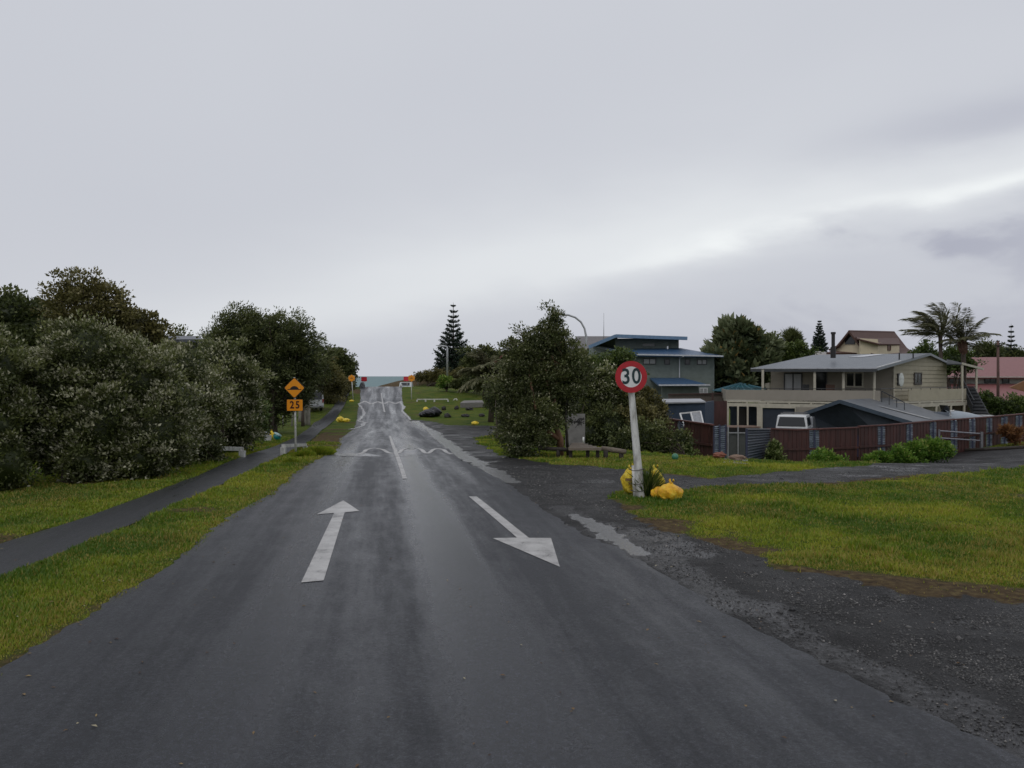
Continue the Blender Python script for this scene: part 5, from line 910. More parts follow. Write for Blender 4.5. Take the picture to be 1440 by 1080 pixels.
# car at crest
b = Vector(hit(572, 544.2)); b.y += 4; b = Vector((W(571, 0, b.y).x, b.y, zz(537.6, b.y)-1.38)); t = thing('parked_car', 'pale car parked just over the crest behind the far orange sign', 'car', b); rot = math.radians(272)
mb = MB(); car_prism(mb, [(-2.0, .3), (2.0, .3), (2.05, .75), (1.2, .9), (.6, 1.35), (-.9, 1.38), (-1.7, .95), (-2.05, .85)], 1.65); g1 = MB(); g1.slab([(1.17, -.6, .93), (1.17, .6, .93), (.62, .55, 1.33), (.62, -.55, 1.33)], -.02); g2 = MB(); g2.box((-.1, -.8, 1.12), (1.3, .04, .3))
placed([(mb, 'body', M('car_pale', (.45, .5, .5), .3, .05, 1), None), (g1, 'windscreen', VGL, None), (g2, 'side_windows', VGL, None)], t, rot); wheels(t, rot, (-1.3, 1.3), 1.65, .3)
# boat behind fence
b = W(1354, 592.5, 48.6); t = thing('small_boat', 'pale grey motor boat with pointed bow showing above the maroon fence', 'boat', b); V = []; Fs = []; n = 14; m_ = 9
for i in range(n+1):
    u = i/n; x = -1.1+2.35*u; wdt = .62*max(.02, (1-max(0, u-.35)/.65)**.7 if u > .35 else 1); top_ = .72-.42*u*u
    for j in range(m_+1): a = math.pi*j/m_; V.append((x, -math.cos(a)*wdt, -.05+math.sin(a)**.8*top_))
for i in range(n):
    for j in range(m_): q = i*(m_+1)+j; Fs.append((q, q+1, q+m_+2, q+m_+1))
mb = MB(); mb.add([Vector(v)+b for v in V], Fs); mb.build('foredeck', M('boat_grey', (.30, .34, .38), .3, .1, 2), t, smooth=True); mb = MB(); mb.add([Vector((v[0], v[1], -.05-math.sin(math.pi*(k % (m_+1))/m_)*.5))+b for k, v in enumerate(V)], Fs); mb.build('hull', M('boat_hull', (.25, .27, .3), .35), t, smooth=True)
mb = MB(); mb.slab([b+Vector(v) for v in ((-.95, -.5, .55), (-.95, .5, .55), (-1.12, .45, .95), (-1.12, -.45, .95))], .03); mb.build('windscreen', GLS, t); mb = MB(); mb.box(b+Vector((-1.5, 0, .3)), (.8, 1.1, .5)); mb.build('cockpit', M('boat_cockpit', (.12, .14, .17), .5), t); MB().tube([b+Vector((-1.0, -.55, .35)), b+Vector((-1.05, -.62, .62)), b+Vector((-.85, -.66, .66))], .05, 6).build('rail', WF, t)
t = thing('tarp_shelter', 'flat pale sheet roof between the boat bow and the side stairs', 'shelter', W(1380, 600, 52)); MB().slab([W(1368, 583, 53.5), W(1378, 587.5, 52.5), W(1400, 584.8, 54), W(1374, 579.5, 57)], .05).build('sheet', M('pale_sheet', (.42, .42, .42), .5), t)
for px, dd in ((1373, 50.2), (1398, 52)): MB().beam((*P2(px, dd), -1.8), (*P2(px, dd), zz(586, dd)), .07, .07).build('leg', GALV, t)
print('buildings done')
# ================================================================== gravel stones (stuff)
def stones(n):
    d = 5*np.exp(R.uniform(0, 1, n)*math.log(22/5)); u = R.uniform(-.15, .72, n); x = u*d; y = d; g = grav(x, y); wl = linedist(x, y, GUT)
    er = ev(RR_, y)-x; ok = (g > .5) & ((er < 0) | ((er < .5) & (R.uniform(0, 1, n) < .30*np.exp(-np.maximum(er, 0)*8)))) & (basin(x, y) < .3) & ((linedist(x, y, GUT) > .5) | (R.uniform(0, 1, n) < .22)) & (R.uniform(0, 1, n) < .25+1.1*S(fbm(x, y, 1.6, 40), .42, .62)); x = x[ok]; y = y[ok]; n = len(x)
    s = (.004+.008*R.uniform(0, 1, n)**3)*(1+.035*y); s[R.uniform(0, 1, n) < .004] *= 3.2; o = np.array([(1, 0, 0), (0, 1, 0), (-1, 0, 0), (0, -1, 0), (0, 0, 1), (0, 0, -1)], float)
    V = o[None]*s[:, None, None]*R.uniform(.6, 1.3, (n, 6, 3)); V[:, :, 2] *= .7; V += np.stack([x, y, gz(x, y)+relief(x, y)*.5-.0], 1)[:, None]
    f = np.array([(0, 1, 4), (1, 2, 4), (2, 3, 4), (3, 0, 4), (1, 0, 5), (2, 1, 5), (3, 2, 5), (0, 3, 5)]); Fq = (f[None]+np.arange(n)[:, None, None]*6).reshape(-1, 3)
    m, nt, bs = newmat('gravel_stone'); nt.links.new(ramp(nt, attr(nt, 'v'), [(0, (.02, .02, .021)), (.6, (.06, .058, .056)), (.95, (.11, .105, .10)), (1, (.32, .30, .28))]), bs.inputs['Base Color']); bs.inputs['Roughness'].default_value = .45
    o = link('gravel_stones', mesh_np('gravel_stones', [(V.reshape(-1, 3), Fq)], {'v': np.repeat(R.uniform(0, 1, n), 6)}), m); tag(o, 'loose dark wet stones scattered over the gravel shoulder', 'gravel', kind='stuff')
stones(200000)
# ================================================================== VEGETATION
BARK = M('bark_brown', (.075, .055, .042), .8, .4, 6, bmp=.6, stretch=(1, 1, .3)); BARKR = M('bark_reddish', (.20, .105, .06), .7, .4, 6, bmp=.5, stretch=(1, 1, .3)); BARKP = M('bark_pale', (.34, .32, .27), .8, .45, 7, bmp=.5, stretch=(1, 1, .3), c2=(.12, .11, .09))
LH = leafmat('hedge_leaf', (.026, .036, .008), (.085, .105, .024), (.20, .215, .07), pale=(.54, .52, .37), trans=.25); LD = leafmat('dark_leaf', (.020, .030, .008), (.072, .092, .025), (.18, .195, .065), pale=(.42, .41, .27), trans=.25); LB = leafmat('bronze_leaf', (.038, .036, .010), (.115, .108, .032), (.23, .20, .07), pale=(.3, .26, .14))
LG = leafmat('green_leaf', (.02, .036, .008), (.06, .095, .018), (.14, .18, .04), pale=(.3, .34, .15)); LV = leafmat('vivid_weed', (.03, .075, .010), (.085, .19, .02), (.20, .32, .04), pale=(.4, .42, .12), trans=.3); LP = leafmat('conifer_needle', (.014, .026, .018), (.032, .052, .034), (.06, .085, .05), trans=.1); LPM = leafmat('palm_frond', (.07, .072, .035), (.16, .165, .085), (.30, .29, .18), pale=(.4, .34, .22), trans=.35)
HG = 'flowering shrubs of the roadside hedge'
def gbase(px, py=None, d=None):
    if d is None: return Vector(hit(px, py))
    x = (px-720)/F*d; return Vector((x, d, gzf(x, d)))
# --- left hedge
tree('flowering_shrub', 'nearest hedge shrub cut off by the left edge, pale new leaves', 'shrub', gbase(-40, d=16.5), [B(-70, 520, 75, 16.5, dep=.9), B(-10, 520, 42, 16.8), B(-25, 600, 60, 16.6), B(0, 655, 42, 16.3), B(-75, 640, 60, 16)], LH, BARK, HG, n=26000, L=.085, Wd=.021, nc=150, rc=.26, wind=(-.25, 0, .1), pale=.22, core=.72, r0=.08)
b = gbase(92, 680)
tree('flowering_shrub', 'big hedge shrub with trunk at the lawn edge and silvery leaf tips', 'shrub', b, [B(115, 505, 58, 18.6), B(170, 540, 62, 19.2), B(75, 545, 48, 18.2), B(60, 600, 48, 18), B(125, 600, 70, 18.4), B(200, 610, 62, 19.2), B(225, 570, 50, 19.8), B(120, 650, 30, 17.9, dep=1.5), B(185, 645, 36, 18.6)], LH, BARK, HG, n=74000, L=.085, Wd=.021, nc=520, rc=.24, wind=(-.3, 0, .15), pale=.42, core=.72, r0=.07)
mb = MB(); mb.tube([b-Vector((0, 0, .1)), b+Vector((.02, .1, .5)), b+Vector((-.03, .3, 1.1))], [.10, .085, .06], 10); mb.build('trunk', BARK, bpy.data.objects['flowering_shrub.001'], smooth=True)
tree('flowering_shrub', 'hedge shrub between the two fullest shrubs, top just under the grey roofline', 'shrub', gbase(265, 652), [B(255, 525, 42, 23.5), B(270, 570, 45, 23.5), B(250, 615, 40, 22.5), B(285, 625, 32, 23.5), B(240, 640, 25, 21.5)], LH, BARK, HG, n=26000, L=.095, Wd=.025, nc=200, rc=.28, wind=(-.3, 0, .15), pale=.40, core=.72, r0=.07)
tree('flowering_shrub', 'farther pale tipped hedge shrub behind the first low white rail', 'shrub', gbase(310, 640), [B(300, 515, 38, 27), B(322, 545, 40, 28), B(300, 580, 40, 27), B(328, 598, 32, 28), B(285, 560, 40, 26), B(342, 568, 23, 29)], LH, BARK, HG, n=32000, L=.105, Wd=.03, nc=230, rc=.32, wind=(-.35, 0, .15), pale=.42, core=.74, r0=.08)
tree('hedge_shrub', 'small green shrub at the far end of the hedge above the storage boxes', 'shrub', gbase(352, 627), [B(348, 588, 24, 34), B(354, 602, 16, 34.5), B(336, 610, 18, 33), B(362, 578, 14, 36)], LG, BARK, None, n=9000, L=.10, Wd=.035, nc=90, rc=.3, pale=.06, core=.72)
# --- trees behind hedge
BT = 'trees rising behind the hedge'
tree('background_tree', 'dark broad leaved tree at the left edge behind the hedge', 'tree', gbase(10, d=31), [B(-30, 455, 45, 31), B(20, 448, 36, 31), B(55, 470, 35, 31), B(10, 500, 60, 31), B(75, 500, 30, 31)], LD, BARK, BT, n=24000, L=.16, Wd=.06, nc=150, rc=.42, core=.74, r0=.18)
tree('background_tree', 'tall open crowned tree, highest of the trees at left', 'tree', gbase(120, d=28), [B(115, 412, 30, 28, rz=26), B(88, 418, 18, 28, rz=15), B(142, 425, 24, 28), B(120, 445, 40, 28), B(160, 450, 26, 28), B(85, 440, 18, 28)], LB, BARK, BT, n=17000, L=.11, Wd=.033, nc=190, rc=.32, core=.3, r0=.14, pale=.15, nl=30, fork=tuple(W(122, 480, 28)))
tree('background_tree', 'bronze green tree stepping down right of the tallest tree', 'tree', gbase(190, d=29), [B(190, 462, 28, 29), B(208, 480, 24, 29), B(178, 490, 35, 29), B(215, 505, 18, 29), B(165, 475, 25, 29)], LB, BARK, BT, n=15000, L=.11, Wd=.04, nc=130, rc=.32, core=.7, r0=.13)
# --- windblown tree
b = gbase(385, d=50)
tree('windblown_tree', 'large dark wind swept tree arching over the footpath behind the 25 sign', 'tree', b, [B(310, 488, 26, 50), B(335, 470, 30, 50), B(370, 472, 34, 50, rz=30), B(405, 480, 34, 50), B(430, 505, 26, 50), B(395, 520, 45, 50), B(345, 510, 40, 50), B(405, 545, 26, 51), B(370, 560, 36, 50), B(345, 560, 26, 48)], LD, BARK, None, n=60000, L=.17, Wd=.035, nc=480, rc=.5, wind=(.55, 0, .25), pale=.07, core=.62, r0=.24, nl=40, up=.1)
for i, (px, d, h, r, lb) in enumerate(((380.5, 49, 3.5, .16, 'dark bare trunk rising behind the storage boxes'), )):
    x = gbase(px, d=d); o = MB(); o.tube([x-Vector((0, 0, .2)), x+Vector((.05, 0, h*.5)), x+Vector((.1, 0, h))], [r*1.2, r, r*.8], 9); o.build('trunk', BARK, bpy.data.objects['windblown_tree'], smooth=True)
tree('scraggly_tree', 'thin wind bent tree with open twiggy top right of the large dark tree', 'tree', gbase(426, d=62), [B(450, 492, 13, 62, rz=11), B(436, 512, 18, 62), B(452, 515, 13, 62), B(424, 530, 18, 61), B(440, 532, 12, 61), B(460, 503, 8, 62)], LD, BARK, None, n=9000, L=.17, Wd=.035, nc=150, rc=.42, wind=(.4, 0, .2), core=.3, r0=.12, nl=40)
g = 'pale trunks under the dark roadside tree'
for px, py, w, lean, lb in ((428.5, 598, .14, .25, 'thick pale trunk leaning right, left of the pair by the footpath'), (433.5, 598, .13, .05, 'thick pale trunk nearest the footpath below the parked van'), (421.5, 593, .13, .1, 'pale trunk just right of the 25 sign pole'), (410, 599, .07, .3, 'thin leaning pale stem left of the 25 sign pole')):
    x = gbase(px, py); t = thing('tree_stem', lb, 'tree', x, g); mb = MB(); mb.tube([x-Vector((0, 0, .15)), x+Vector((lean*.2, 0, .6)), x+Vector((lean*.6, .05, 1.4)), x+Vector((lean, .1, 2.2))], [w*1.3, w, w*.9, w*.7], 9); mb.build('trunk', BARKP, t, smooth=True)
    c = x+Vector((lean-.45, .2, 2.35)); pa, at, cc = crown([((c.x, c.y, c.z), (.4, .5, .3))], 900, .15, .035, 30, .4, pale=.05, core=.4); link('crown', mesh_np('crown', pa, at, origin=x), LD, t)
for lb, blobs, d, n, lm in (('brown green shrub mass between the parked van and the dark tree', [B(450, 524, 20, 80), B(469, 538, 14, 84), B(428, 534, 15, 78), B(415, 556, 11, 74), B(420, 566, 7, 73)], 79, 14000, LB), ('low green brown bushes below the rounded tree near the crest', [B(462, 560, 10, 88), B(473, 550, 12, 92), B(483, 543, 9, 96)], 92, 6000, LB)):
    tree('roadside_bush', lb, 'bush', gbase(450, d=d) if d > 76 else gbase(430, d=d), blobs, lm, BARK, 'bushes along the far footpath', n=n, L=.22, Wd=.07, nc=n//70, rc=.55, core=.74, trunk=False)
tree('rounded_tree', 'dark rounded coastal tree standing against the sea left of the crest', 'tree', gbase(476, d=106), [B(474, 512, 18, 106, rz=18), B(486, 522, 9, 106), B(462, 525, 14, 106), B(478, 532, 16, 106), B(488, 512, 6, 106), B(489, 541, 5, 108)], LD, BARK, None, n=16000, L=.28, Wd=.1, nc=220, rc=.6, core=.82, r0=.2, nl=8)
# --- norfolk pines
def norfolk(name, label, px, d, ytop, ybase, prof, seed, nw=22, thick=1.0, lean=0, group=None):
    b = gbase(px, d=d); zt0_ = zz(ytop, d); z0 = max(b.z, zz(ybase, d)); t = thing(name, label, 'tree', b, group); H = zt0_-z0; rng = random.Random(seed)
    MB().tube([b-Vector((0, 0, .2)), Vector((b.x+lean*.5, d, z0+H*.5)), Vector((b.x+lean, d, zt0_-.05*H)), Vector((b.x+lean, d, zt0_))], [.018*H, .011*H, .004*H, .001*H], 8).build('trunk', BARK, t, smooth=True)
    Ps, Ds, Ls = [], [], []; mbb = MB()
    for w in range(nw):
        f = ((w+.5)/nw)**.85; zc = zt0_-f*H; rad = float(np.interp(f, [a for a, c in prof], [c for a, c in prof]))/F*d; nb = 5+int(f*2.5)
        for k in range(nb):
            a = 2*math.pi*(k+rng.random()*.6)/nb+w; ln = rad*rng.uniform(.78, 1.06); up = (.42 if f < .45 else .40)*ln; p0 = Vector((b.x+lean*(1-f), d, zc-up*.7)); dr_ = Vector((math.cos(a), math.sin(a), 0)); pts = [p0+dr_*ln*s+Vector((0, 0, up*(s**1.4)-.08*ln*math.sin(s*3.1))) for s in (0, .25, .5, .75, 1)]
            mbb.tube(pts, [.02*H**.5, .015*H**.5, .012*H**.5, .01, .005], 4, False); m = int(24+ln*56*thick)
            for q in range(m):
                s = rng.random()**.75; i = min(3, int(s*4)); p = pts[i].lerp(pts[i+1], s*4-i); sp = ln*.10*thick+.03; o = Vector((rng.gauss(0, 1), rng.gauss(0, 1), rng.gauss(0, .55)))*sp*(1.1-.5*s); Ps.append(p+o); dd = dr_*.8+Vector((rng.gauss(0, .5), rng.gauss(0, .5), .35+rng.gauss(0, .3))); Ds.append(dd); Ls.append(.20+ln*.07)
    mbb.build('branches', BARK, t); n = len(Ps); V, Fq = quads(np.array([tuple(p) for p in Ps]), np.array([tuple(p) for p in Ds]), R.normal(size=(n, 3)), np.array(Ls), np.array(Ls)*.24)
    link('crown', mesh_np('crown', [(V, Fq)], {'v': np.repeat(R.uniform(0, .8, n), 4), 'p': np.zeros(4*n)}, origin=b), LP, t); return t
norfolk('norfolk_pine', 'tall dark tiered norfolk pine near the crest on the right', 637.5, 134, 425, 538, [(0, .8), (.06, 3.5), (.14, 6.0), (.24, 8), (.30, 8.5), (.36, 11), (.48, 15), (.6, 19), (.72, 24), (.85, 27), (1, 28)], 4, 17)
norfolk('norfolk_pine', 'small hazy norfolk pine behind the grey roof of the cream house', 1152, 112, 450, 505, [(0, .5), (.15, 3), (.4, 6.5), (.7, 10), (1, 13)], 8, 20, .8)
norfolk('norfolk_pine', 'narrow dark pine tip above the pink roofed house', 1403, 120, 478, 510, [(0, .5), (.3, 4), (1, 7)], 12, 12, 1)
norfolk('bare_pine', 'nearly bare spindly pine right of the utility pole', 1421.5, 100, 455, 520, [(0, .5), (.3, 3.5), (.7, 8), (1, 10)], 15, 11, .12)
# --- palms
def palm(name, label, px, py, d, rad, nf, trunk_r, wind=(0, 0), seed=1, skirt=None, base=None, drop=.9, lm=None, nlf=34, upmin=-.2, group=None, leaf=.42, mid=1.0, lw=.03):
    rng = random.Random(seed); c = W(px, py, d); b = base or gbase(px, d=d); t = thing(name, label, 'palm', b, group); Rr = rad/F*d
    mb = MB(); mb.tube([b-Vector((0, 0, .2)), b.lerp(c, .5)+Vector((.1, 0, 0)), c], [trunk_r*1.2, trunk_r, trunk_r*1.05], 10); mb.build('trunk', BARK, t, smooth=True)
    if skirt: MB().blob(c-Vector((0, 0, skirt*.6)), (skirt*.55, skirt*.55, skirt), 14, 12, .25, 3, None, seed).build('dead_frond_skirt', M('dead_frond', (.13, .065, .045), .8, .5, 8, bmp=.8), t)
    rib = MB(); P_, D_, L_, N_ = [], [], [], []
    for k in range(nf):
        a = 2*math.pi*k/nf*2.618+rng.random(); e = upmin+(1.35-upmin)*((k+.5)/nf)**.8; ln = Rr*rng.uniform(.85, 1.12)*mid; d0 = Vector((math.cos(a)*math.cos(e), math.sin(a)*math.cos(e), math.sin(e))); pts = []; p = c.copy(); dv = d0.copy(); ns = 9
        for s in range(ns+1):
            pts.append(p.copy()); dv = (dv+Vector((wind[0], wind[1], -drop))*(.035+.028*s)).normalized(); p = p+dv*ln/ns
        rib.tube(pts, [.03*Rr**.4*(1-.85*i/ns) for i in range(ns+1)], 4, False)
        for q in range(nlf):
            s = .12+.88*q/nlf; x = s*ns; i = min(ns-1, int(x)); pp = pts[i].lerp(pts[i+1], x-i); tg = (pts[i+1]-pts[i]).normalized(); sd = tg.cross(Vector((0, 0, 1))).normalized(); ll = leaf*Rr*.5*math.sin(min(1, .25+s)*2.6+.2)+.08*Rr
            for sg in (-1, 1): P_.append(tuple(pp)); D_.append(tuple(sd*sg*.75+tg*.65+Vector((wind[0]*.7+rng.gauss(0, .1), wind[1]*.7, -.28+rng.gauss(0, .12))))); L_.append(ll*rng.uniform(.7, 1.15)); N_.append((0, 0, 1))
    rib.build('frond_ribs', M('frond_rib', (.12, .11, .05), .6), t); n = len(P_); V, Fq = quads(np.array(P_), np.array(D_), np.array(N_)+R.normal(size=(n, 3))*.3, np.array(L_), lw*Rr**.4*1.1)
    link('fronds', mesh_np('fronds', [(V, Fq)], {'v': np.repeat(np.clip(R.uniform(.1, .9, n), 0, 1), 4), 'p': np.repeat((R.uniform(0, 1, n) < .06)*.6, 4)}, origin=b), lm or LPM, t); return t
palm('drooping_palm', 'large shaggy palm with low drooping fronds beside the far lawn', 690, 535, 68, 50, 54, .22, (-.12, 0), 3, drop=1.0, nlf=40, upmin=-.15, leaf=.5, lw=.036)
palm('fan_palm', 'wind blown palm with streaming fronds, left of the tall pair at right', 1322, 472, 60, 54, 20, .13, (-.95, 0), 5, drop=.28, upmin=.1, leaf=.7, mid=1.0, lw=.022, nlf=44)
palm('fan_palm', 'palm with reddish dead frond skirt, right of the tall pair', 1354, 480, 60, 43, 19, .16, (.10, 0), 9, skirt=.62, drop=.5, upmin=-.15, leaf=.7, lw=.022, nlf=44)
# cabbage / small trees right background
def spiky(name, label, blobs, d, base, n, lm=LG, L=.5, Wd=.035, rc=.5, **k): return tree(name, label, 'tree', base, [], lm, BARK) if not blobs else tree(name, label, 'tree', base, blobs, lm, BARK, None, n=n, L=L, Wd=Wd, nc=max(6, n//90), rc=rc, **k)
spiky('banana_like_tree', 'dense clump of big upright paddle leaves between the two houses', [B(1017, 500, 20, 64), B(1035, 482, 24, 64), B(1060, 490, 24, 64), B(1070, 515, 20, 64), B(1035, 520, 34, 64), B(1005, 530, 18, 64)], 64, gbase(1035, d=64), 9500, leafmat('paddle_leaf', (.03, .05, .02), (.10, .13, .06), (.24, .27, .15), pale=(.42, .27, .08), trans=.3), .62, .14, .5, up=.65, pale=.05, core=.6, r0=.14, nl=16)
spiky('cabbage_tree', 'dark bushy topped cabbage tree left of the small pine', [B(1116, 476, 7.5, 84), B(1113, 482, 7, 84)], 84, gbase(1114, d=84), 2600, LD, .55, .035, .45, core=.5, r0=.1, nl=4)
spiky('small_tree', 'small dark round tree touching the right of the paddle leaf clump', [B(1083, 480, 7, 80), B(1090, 488, 7, 80)], 80, gbase(1087, d=80), 2400, LD, .25, .09, .45, core=.6, r0=.1, nl=4)
tree('green_bush', 'yellow green bush mass above the left part of the grey roof', 'bush', gbase(1110, d=82), [B(1100, 497, 11, 82), B(1116, 494, 12, 82), B(1128, 500, 10, 82), B(1138, 498, 6, 82), B(1108, 510, 16, 82)], LG, BARK, None, n=9000, L=.22, Wd=.08, nc=110, rc=.5, core=.72, pale=.08)
for px, py, r_, d, lb in ((1385, 492, 10, 95, 'dark tree left of the utility pole behind the pink roof'), (1340, 505, 16, 70, 'low green shrubs at the foot of the two palms'), (1412, 495, 6, 110, 'small round tree between utility pole and bare pine'), (1430, 500, 8, 100, 'low tree by the bare pine at the right edge'), (1300, 500, 14, 72, 'dark bush under the streaming palm fronds')):
    tree('background_bush', lb, 'bush', gbase(px, d=d), [B(px, py, r_, d), B(px+r_*.9, py+r_*.4, r_*.8, d), B(px-r_*.9, py+r_*.5, r_*.8, d)], LD if r_ < 12 else LG, BARK, 'bushes on the skyline behind the right hand houses', n=4200, L=.22, Wd=.07, nc=60, rc=.5, core=.72)
tree('background_bush', 'bush growing between the side stairs and the pink roofed house', 'bush', gbase(1395, d=60), [B(1385, 568, 12, 60), B(1405, 572, 12, 60), B(1430, 575, 16, 60), B(1390, 560, 8, 60), B(1455, 572, 14, 60)], LG, BARK, 'bushes on the skyline behind the right hand houses', n=7000, L=.16, Wd=.06, nc=90, rc=.35, core=.8)
# --- right centre tree and shrubs
b = gbase(788, 641); d = b.y
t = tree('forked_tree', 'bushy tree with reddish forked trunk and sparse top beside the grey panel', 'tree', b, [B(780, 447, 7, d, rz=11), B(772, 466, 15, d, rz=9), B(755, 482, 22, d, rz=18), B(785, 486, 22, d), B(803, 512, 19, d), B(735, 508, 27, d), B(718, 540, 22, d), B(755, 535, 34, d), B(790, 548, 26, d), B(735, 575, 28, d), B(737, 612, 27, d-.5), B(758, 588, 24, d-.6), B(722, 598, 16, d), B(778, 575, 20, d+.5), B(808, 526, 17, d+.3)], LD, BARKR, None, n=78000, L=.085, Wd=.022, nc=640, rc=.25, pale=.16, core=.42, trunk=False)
mb = MB(); p = W(788, 618, d-.3); mb.tube([b-Vector((0, 0, .15)), p, W(781, 598, d-.5), W(779, 570, d-.5), W(783, 530, d), W(784, 480, d), W(781, 441, d)], [.12, .10, .075, .06, .05, .03, .012], 9); mb.tube([p, W(772, 608, d-.5), W(757, 588, d-.6), W(750, 560, d-.6), W(745, 530, d-.5), W(742, 505, d)], [.09, .065, .05, .045, .035, .02], 8); mb.tube([W(783, 530, d), W(798, 508, d), W(803, 492, d)], [.04, .03, .015], 6); mb.tube([W(779, 570, d-.4), W(770, 540, d-.3), W(765, 500, d)], [.04, .03, .015], 6)
for k in range(22): i = random.random(); q_ = W(random.uniform(735, 800), random.uniform(480, 590), d-.1); mb.tube([q_, q_+Vector((random.uniform(-.5, .5), random.uniform(-.3, .3), random.uniform(.2, .7)))], [.018, .006], 4)
mb.build('trunk', BARKR, t, smooth=True)
MB().tube([b+Vector((.25, .1, -.1)), W(797, 610, d), W(795, 590, d), W(797, 560, d)], [.05, .045, .04, .03], 7).build('side_stem', DK, t, smooth=True)
SG = 'shrubs in the thicket behind the grey panel'
for lb, bl, d_, n, lm, pl_ in (('tall dark shrub rising behind the forked tree', [B(735, 505, 22, 42), B(755, 495, 24, 42), B(800, 515, 22, 42), B(735, 560, 28, 42), B(760, 560, 34, 42), B(722, 590, 18, 44), B(782, 530, 30, 42), B(700, 560, 20, 46)], 42, 34000, LD, .1),
                      ('tall green shrub filling the gap between forked tree and street lamp', [B(835, 535, 26, 40), B(845, 560, 28, 40), B(818, 560, 22, 40), B(826, 512, 12, 40)], 40, 15000, LG, .06),
                      ('shrub standing just left of the forked tree trunk base', [B(770, 628, 16, 32.5), B(752, 634, 12, 32)], 32.3, 6000, LD, .06),
                      ('bright green topped shrub left of the 30 sign', [B(872, 510, 18, 37), B(858, 522, 18, 37), B(885, 525, 14, 37)], 37, 9000, LG, .08),
                      ('silver tipped shrub just left of the red sign ring', [B(850, 545, 24, 35), B(872, 555, 22, 35), B(835, 530, 14, 35)], 35, 12000, LH, .3),
                      ('olive brown shrub below the 30 sign disc', [B(900, 560, 20, 35), B(920, 575, 16, 35), B(895, 590, 24, 34), B(930, 595, 12, 35)], 34.5, 12000, LB, .12),
                      ('dark dense shrub directly behind the grey panel', [B(835, 575, 28, 35), B(860, 600, 28, 34), B(830, 610, 22, 34), B(810, 560, 22, 36)], 34, 15000, LD, .03),
                      ('low dark shrub spilling toward the fence right of the white post', [B(905, 620, 24, 32.5), B(930, 625, 20, 32.5), B(880, 625, 18, 32), B(955, 620, 12, 33)], 32, 12000, LD, .05),
                      ('small leafy green shrub in front of the left maroon fence', [B(952, 632, 10, 33), B(965, 640, 7, 33), B(940, 640, 8, 32.5)], 33, 4500, LG, .1)):
    tree('thicket_shrub', lb, 'shrub', gbase(720+F*bl[-1][0][0]/d_, d=d_), bl, lm, BARK, SG, n=n, L=.11, Wd=.034, nc=n//75, rc=.27, pale=pl_, core=.75, r0=.06, nl=12)
tree('far_shrub', 'dark shrub row behind the drooping palm', 'bush', gbase(680, d=96), [B(665, 505, 12, 96), B(685, 500, 13, 96), B(700, 505, 12, 96), B(675, 520, 20, 96)], LD, BARK, None, n=9000, L=.26, Wd=.09, nc=120, rc=.6, core=.78)
tree('far_shrub', 'low yellow flowered bush on the far lawn below the norfolk pine', 'bush', gbase(628, d=101), [B(622, 538, 5.5, 101), B(631, 538, 5.5, 101)], LV, BARK, None, n=2600, L=.2, Wd=.09, nc=30, rc=.4, core=.7, pale=.3)
tree('far_shrub', 'dark green low bushes trailing right from the yellow flowered bush', 'bush', gbase(650, d=100), [B(641, 541, 6, 100), B(652, 541, 7, 100), B(664, 540, 8, 99), B(674, 536, 9, 98)], LD, BARK, None, n=5000, L=.22, Wd=.09, nc=70, rc=.45, core=.75)
tree('dune_scrub', 'low scrub band along the dune top left of the norfolk pine', 'bush', gbase(600, d=124), [B(590, 531, 6, 126), B(602, 530, 6.5, 125), B(614, 530, 7, 124), B(626, 530, 7, 123), B(640, 532, 8, 122), B(655, 530, 9, 120)], LB, BARK, None, n=9000, L=.26, Wd=.07, nc=130, rc=.5, core=.75)
# dark wood far left, behind hedge, so that no bare horizon shows there
tree('far_tree', 'dark trees glimpsed between hedge and windblown tree', 'tree', gbase(280, d=60), [B(240, 510, 40, 60), B(280, 505, 30, 60), B(200, 520, 40, 60), B(300, 540, 40, 58), B(150, 520, 50, 58)], LD, BARK, None, n=14000, L=.2, Wd=.07, nc=150, rc=.55, core=.85)
# --- weeds and tufts
def tuft(name, label, px, py, rpx, h, n, lm, group=None, L=None, spread=.6, cat='grass tuft'):
    b = gbase(px, py); r = rpx/F*b.y; a = R.uniform(0, 2*math.pi, n); q = np.sqrt(R.uniform(0, 1, n))*r; P = np.stack([b.x+np.cos(a)*q, b.y+np.sin(a)*q*.8, np.full(n, b.z-.02)], 1); D = np.stack([np.cos(a)*q/r*spread, np.sin(a)*q/r*spread, np.ones(n)], 1)+R.normal(size=(n, 3))*.18; Ls = h*R.uniform(.5, 1.1, n)*(1.05-.5*q/r); s = unit(np.cross(D, [0, 1, 0])); D = unit(D); wd = .006+.0004*b.y
    V = np.stack([P-s*wd, P+s*wd, P+D*Ls[:, None]*.6+s*wd*.7+np.array([0, 0, .0]), P+D*Ls[:, None]+np.stack([np.cos(a), np.sin(a), -np.ones(n)], 1)*Ls[:, None]*.12, P+D*Ls[:, None]*.6-s*wd*.7], 1).reshape(-1, 3)
    o = link(name, mesh_np(name, [(V, np.arange(5*n).reshape(-1, 5))], {'v': np.repeat(R.uniform(0, 1, n), 5), 'p': np.repeat((R.uniform(0, 1, n) < .08)*.6, 5)}, origin=b), lm, None, b); return tag(o, label, cat, group)
g = 'grass tufts on the verge by the first hump'
tuft('grass_tuft', 'largest grass tuft at the road edge by the first hump', 447, 640, 20, .42, 2200, GR, g); tuft('grass_tuft', 'grass tuft close right of the 25 sign base', 428, 642, 13, .30, 1300, GR, g); tuft('grass_tuft', 'smallest grass tuft in front of the 25 sign base', 409, 651, 9, .22, 800, GR, g)
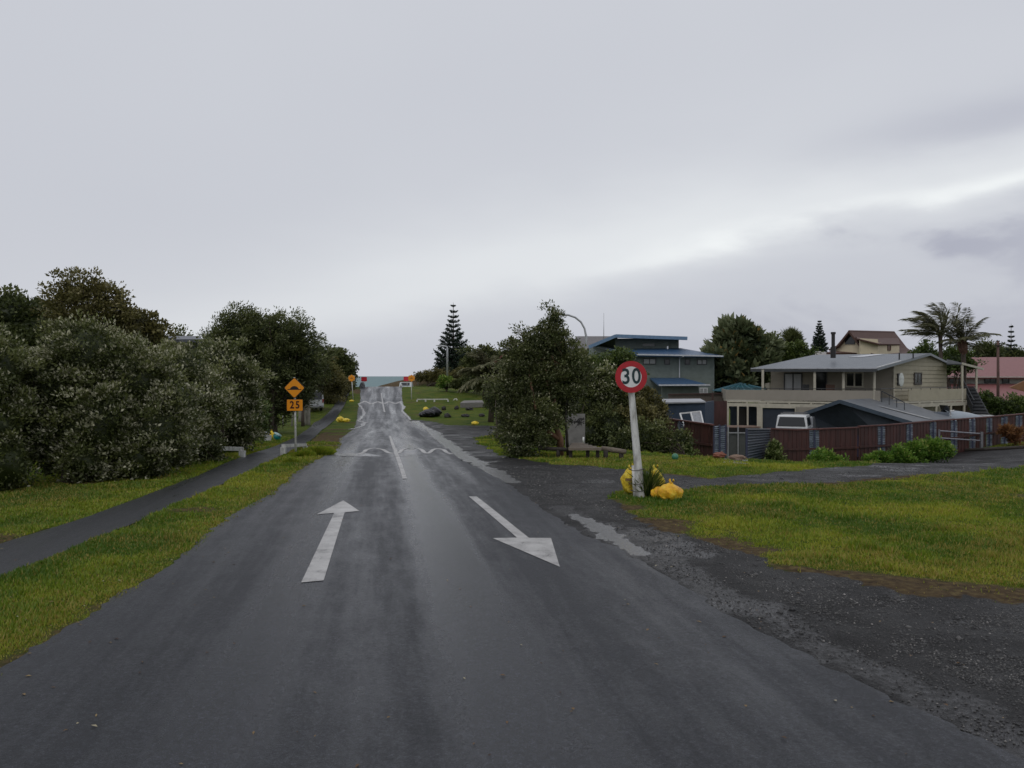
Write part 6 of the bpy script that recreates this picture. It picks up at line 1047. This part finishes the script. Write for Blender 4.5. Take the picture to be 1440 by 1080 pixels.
tuft('tall_grass', 'tall dark green grass clump growing against the leaning sign post', 911, 698, 10, .72, 900, leafmat('rank_grass', (.02, .04, .008), (.05, .085, .014), (.12, .16, .03), pale=(.35, .33, .15)), None, spread=.35)
def weed(label, blobs, base, n, lm=LV, L=.10, Wd=.03, cat='bush', rc=.2, name='weed_clump', g=None, pale=.1): return tree(name, label, cat, base, blobs, lm, BARK, g, n=n, L=L, Wd=Wd, nc=max(20, n//60), rc=rc, core=.7, up=.5, pale=pale, trunk=False, crown_name='foliage')
weed('long lush green weed bank against the maroon fence', [B(1240, 647, 10, 37.5), B(1262, 643, 12, 37.8), B(1286, 637, 13, 38.5), B(1308, 633, 13, 39), B(1326, 635, 10, 39.5), B(1228, 650, 7, 37), B(1275, 647, 9, 37.6)], gbase(1280, d=38), 15000, L=.14, Wd=.03)
weed('rounded green weed clump at foot of the first steel strips', [B(1158, 650, 12, 35), B(1172, 653, 10, 35), B(1146, 655, 7, 34.8)], gbase(1160, d=35), 8000, L=.12)
weed('small yellow green shrub at the corner of the corrugated gate wing', [B(1088, 633, 5.5, 36), B(1086, 643, 6, 35.8), B(1092, 647, 6, 35.8)], gbase(1089, d=35.8), 3000, LG, .14, .04, pale=.35)
weed('rust coloured dry fronds leaning on the maroon fence at right', [B(1416, 606, 5, 45.5), B(1428, 608, 5, 45.5), B(1429, 616, 4, 45.3)], gbase(1424, d=45.5), 1800, leafmat('dry_frond', (.08, .03, .012), (.20, .085, .03), (.32, .17, .06)), .25, .03, pale=0)
weed('pale green weeds round the foot of the shrub at the left fence', [B(975, 650, 6, 32), B(990, 652, 5, 32)], gbase(982, d=32), 1600, LG, .1)
print('all done', sum(len(o.data.vertices) for o in bpy.data.objects if o.type == 'MESH'))

def litter(n):
    y = 4.5*np.exp(R.uniform(0, 1, n)*math.log(30/4.5)); x = R.uniform(-.72, .6, n)*y; e = np.minimum(np.abs(x-ev(RL, y)), np.abs(x-ev(PL, y))); ok = R.uniform(0, 1, n) < .12+.88*np.exp(-e*2.2); ok &= ~((x > ev(RR_, y)) & (grav(x, y) < .5)); x = x[ok]; y = y[ok]; n = len(x)
    z = gz(x, y)+np.where(inroad(x, y), hump(x, y)+.019, .03); a = R.uniform(0, 6.28, n); P = np.stack([x, y, z], 1); D = np.stack([np.cos(a), np.sin(a), R.uniform(-.02, .25, n)], 1); V, Fq = quads(P, D, np.tile([0, 0, 1.], (n, 1)), R.uniform(.02, .055, n), R.uniform(.005, .014, n))
    m = leafmat('fallen_leaf', (.05, .022, .010), (.16, .085, .03), (.34, .24, .10), pale=(.5, .45, .3)); o = link('fallen_leaves', mesh_np('fallen_leaves', [(V, Fq)], {'v': np.repeat(R.uniform(0, 1, n), 4), 'p': np.repeat((R.uniform(0, 1, n) < .1)*.8, 4)}), m); tag(o, 'scattered fallen leaves and twigs along the road edge and path', 'leaf litter', kind='stuff')
litter(1500)

# --- small clutter and rainwater goods on the cream house
mb = MB(); mb.tube([Vector((*P2(1257, 50.0), fl)), Vector((*P2(1257, 50.0), zz(512, 50)))], .04, 6); mb.build('downpipe', CRT, DHse); MB().tube([RE0+Vector((0, -.07, -.02)), RE1+Vector((0, -.07, -.02))], .05, 6).build('gutter', M('gutter_grey', (.3, .31, .33), .4), DHse)
def chair(px, d, rz, label, mat):
    b = Vector((*P2(px, d), fl)); t = thing('deck_chair', label, 'chair', b, 'chairs on the upper deck'); m = Matrix.Translation(b) @ Matrix.Rotation(rz, 4, 'Z')
    def bx(c, sz, nm): o = MB(); o.box(c, sz); o.v = [tuple(m @ Vector(v)) for v in o.v]; o.build(nm, mat, t)
    bx((0, 0, .45), (.5, .48, .05), 'seat'); bx((0, .23, .75), (.5, .05, .55), 'backrest')
    for x in (-.22, .22):
        for y in (-.2, .2): bx((x, y, .22), (.04, .04, .42), 'leg')
chair(1137, 50.6, .4, 'dark chair on the upper deck beside the pale double door', DARKF); chair(1168, 50.0, -.3, 'brown chair on the upper deck just right of the dark doorway', M('chair_brown', (.10, .05, .03), .6))
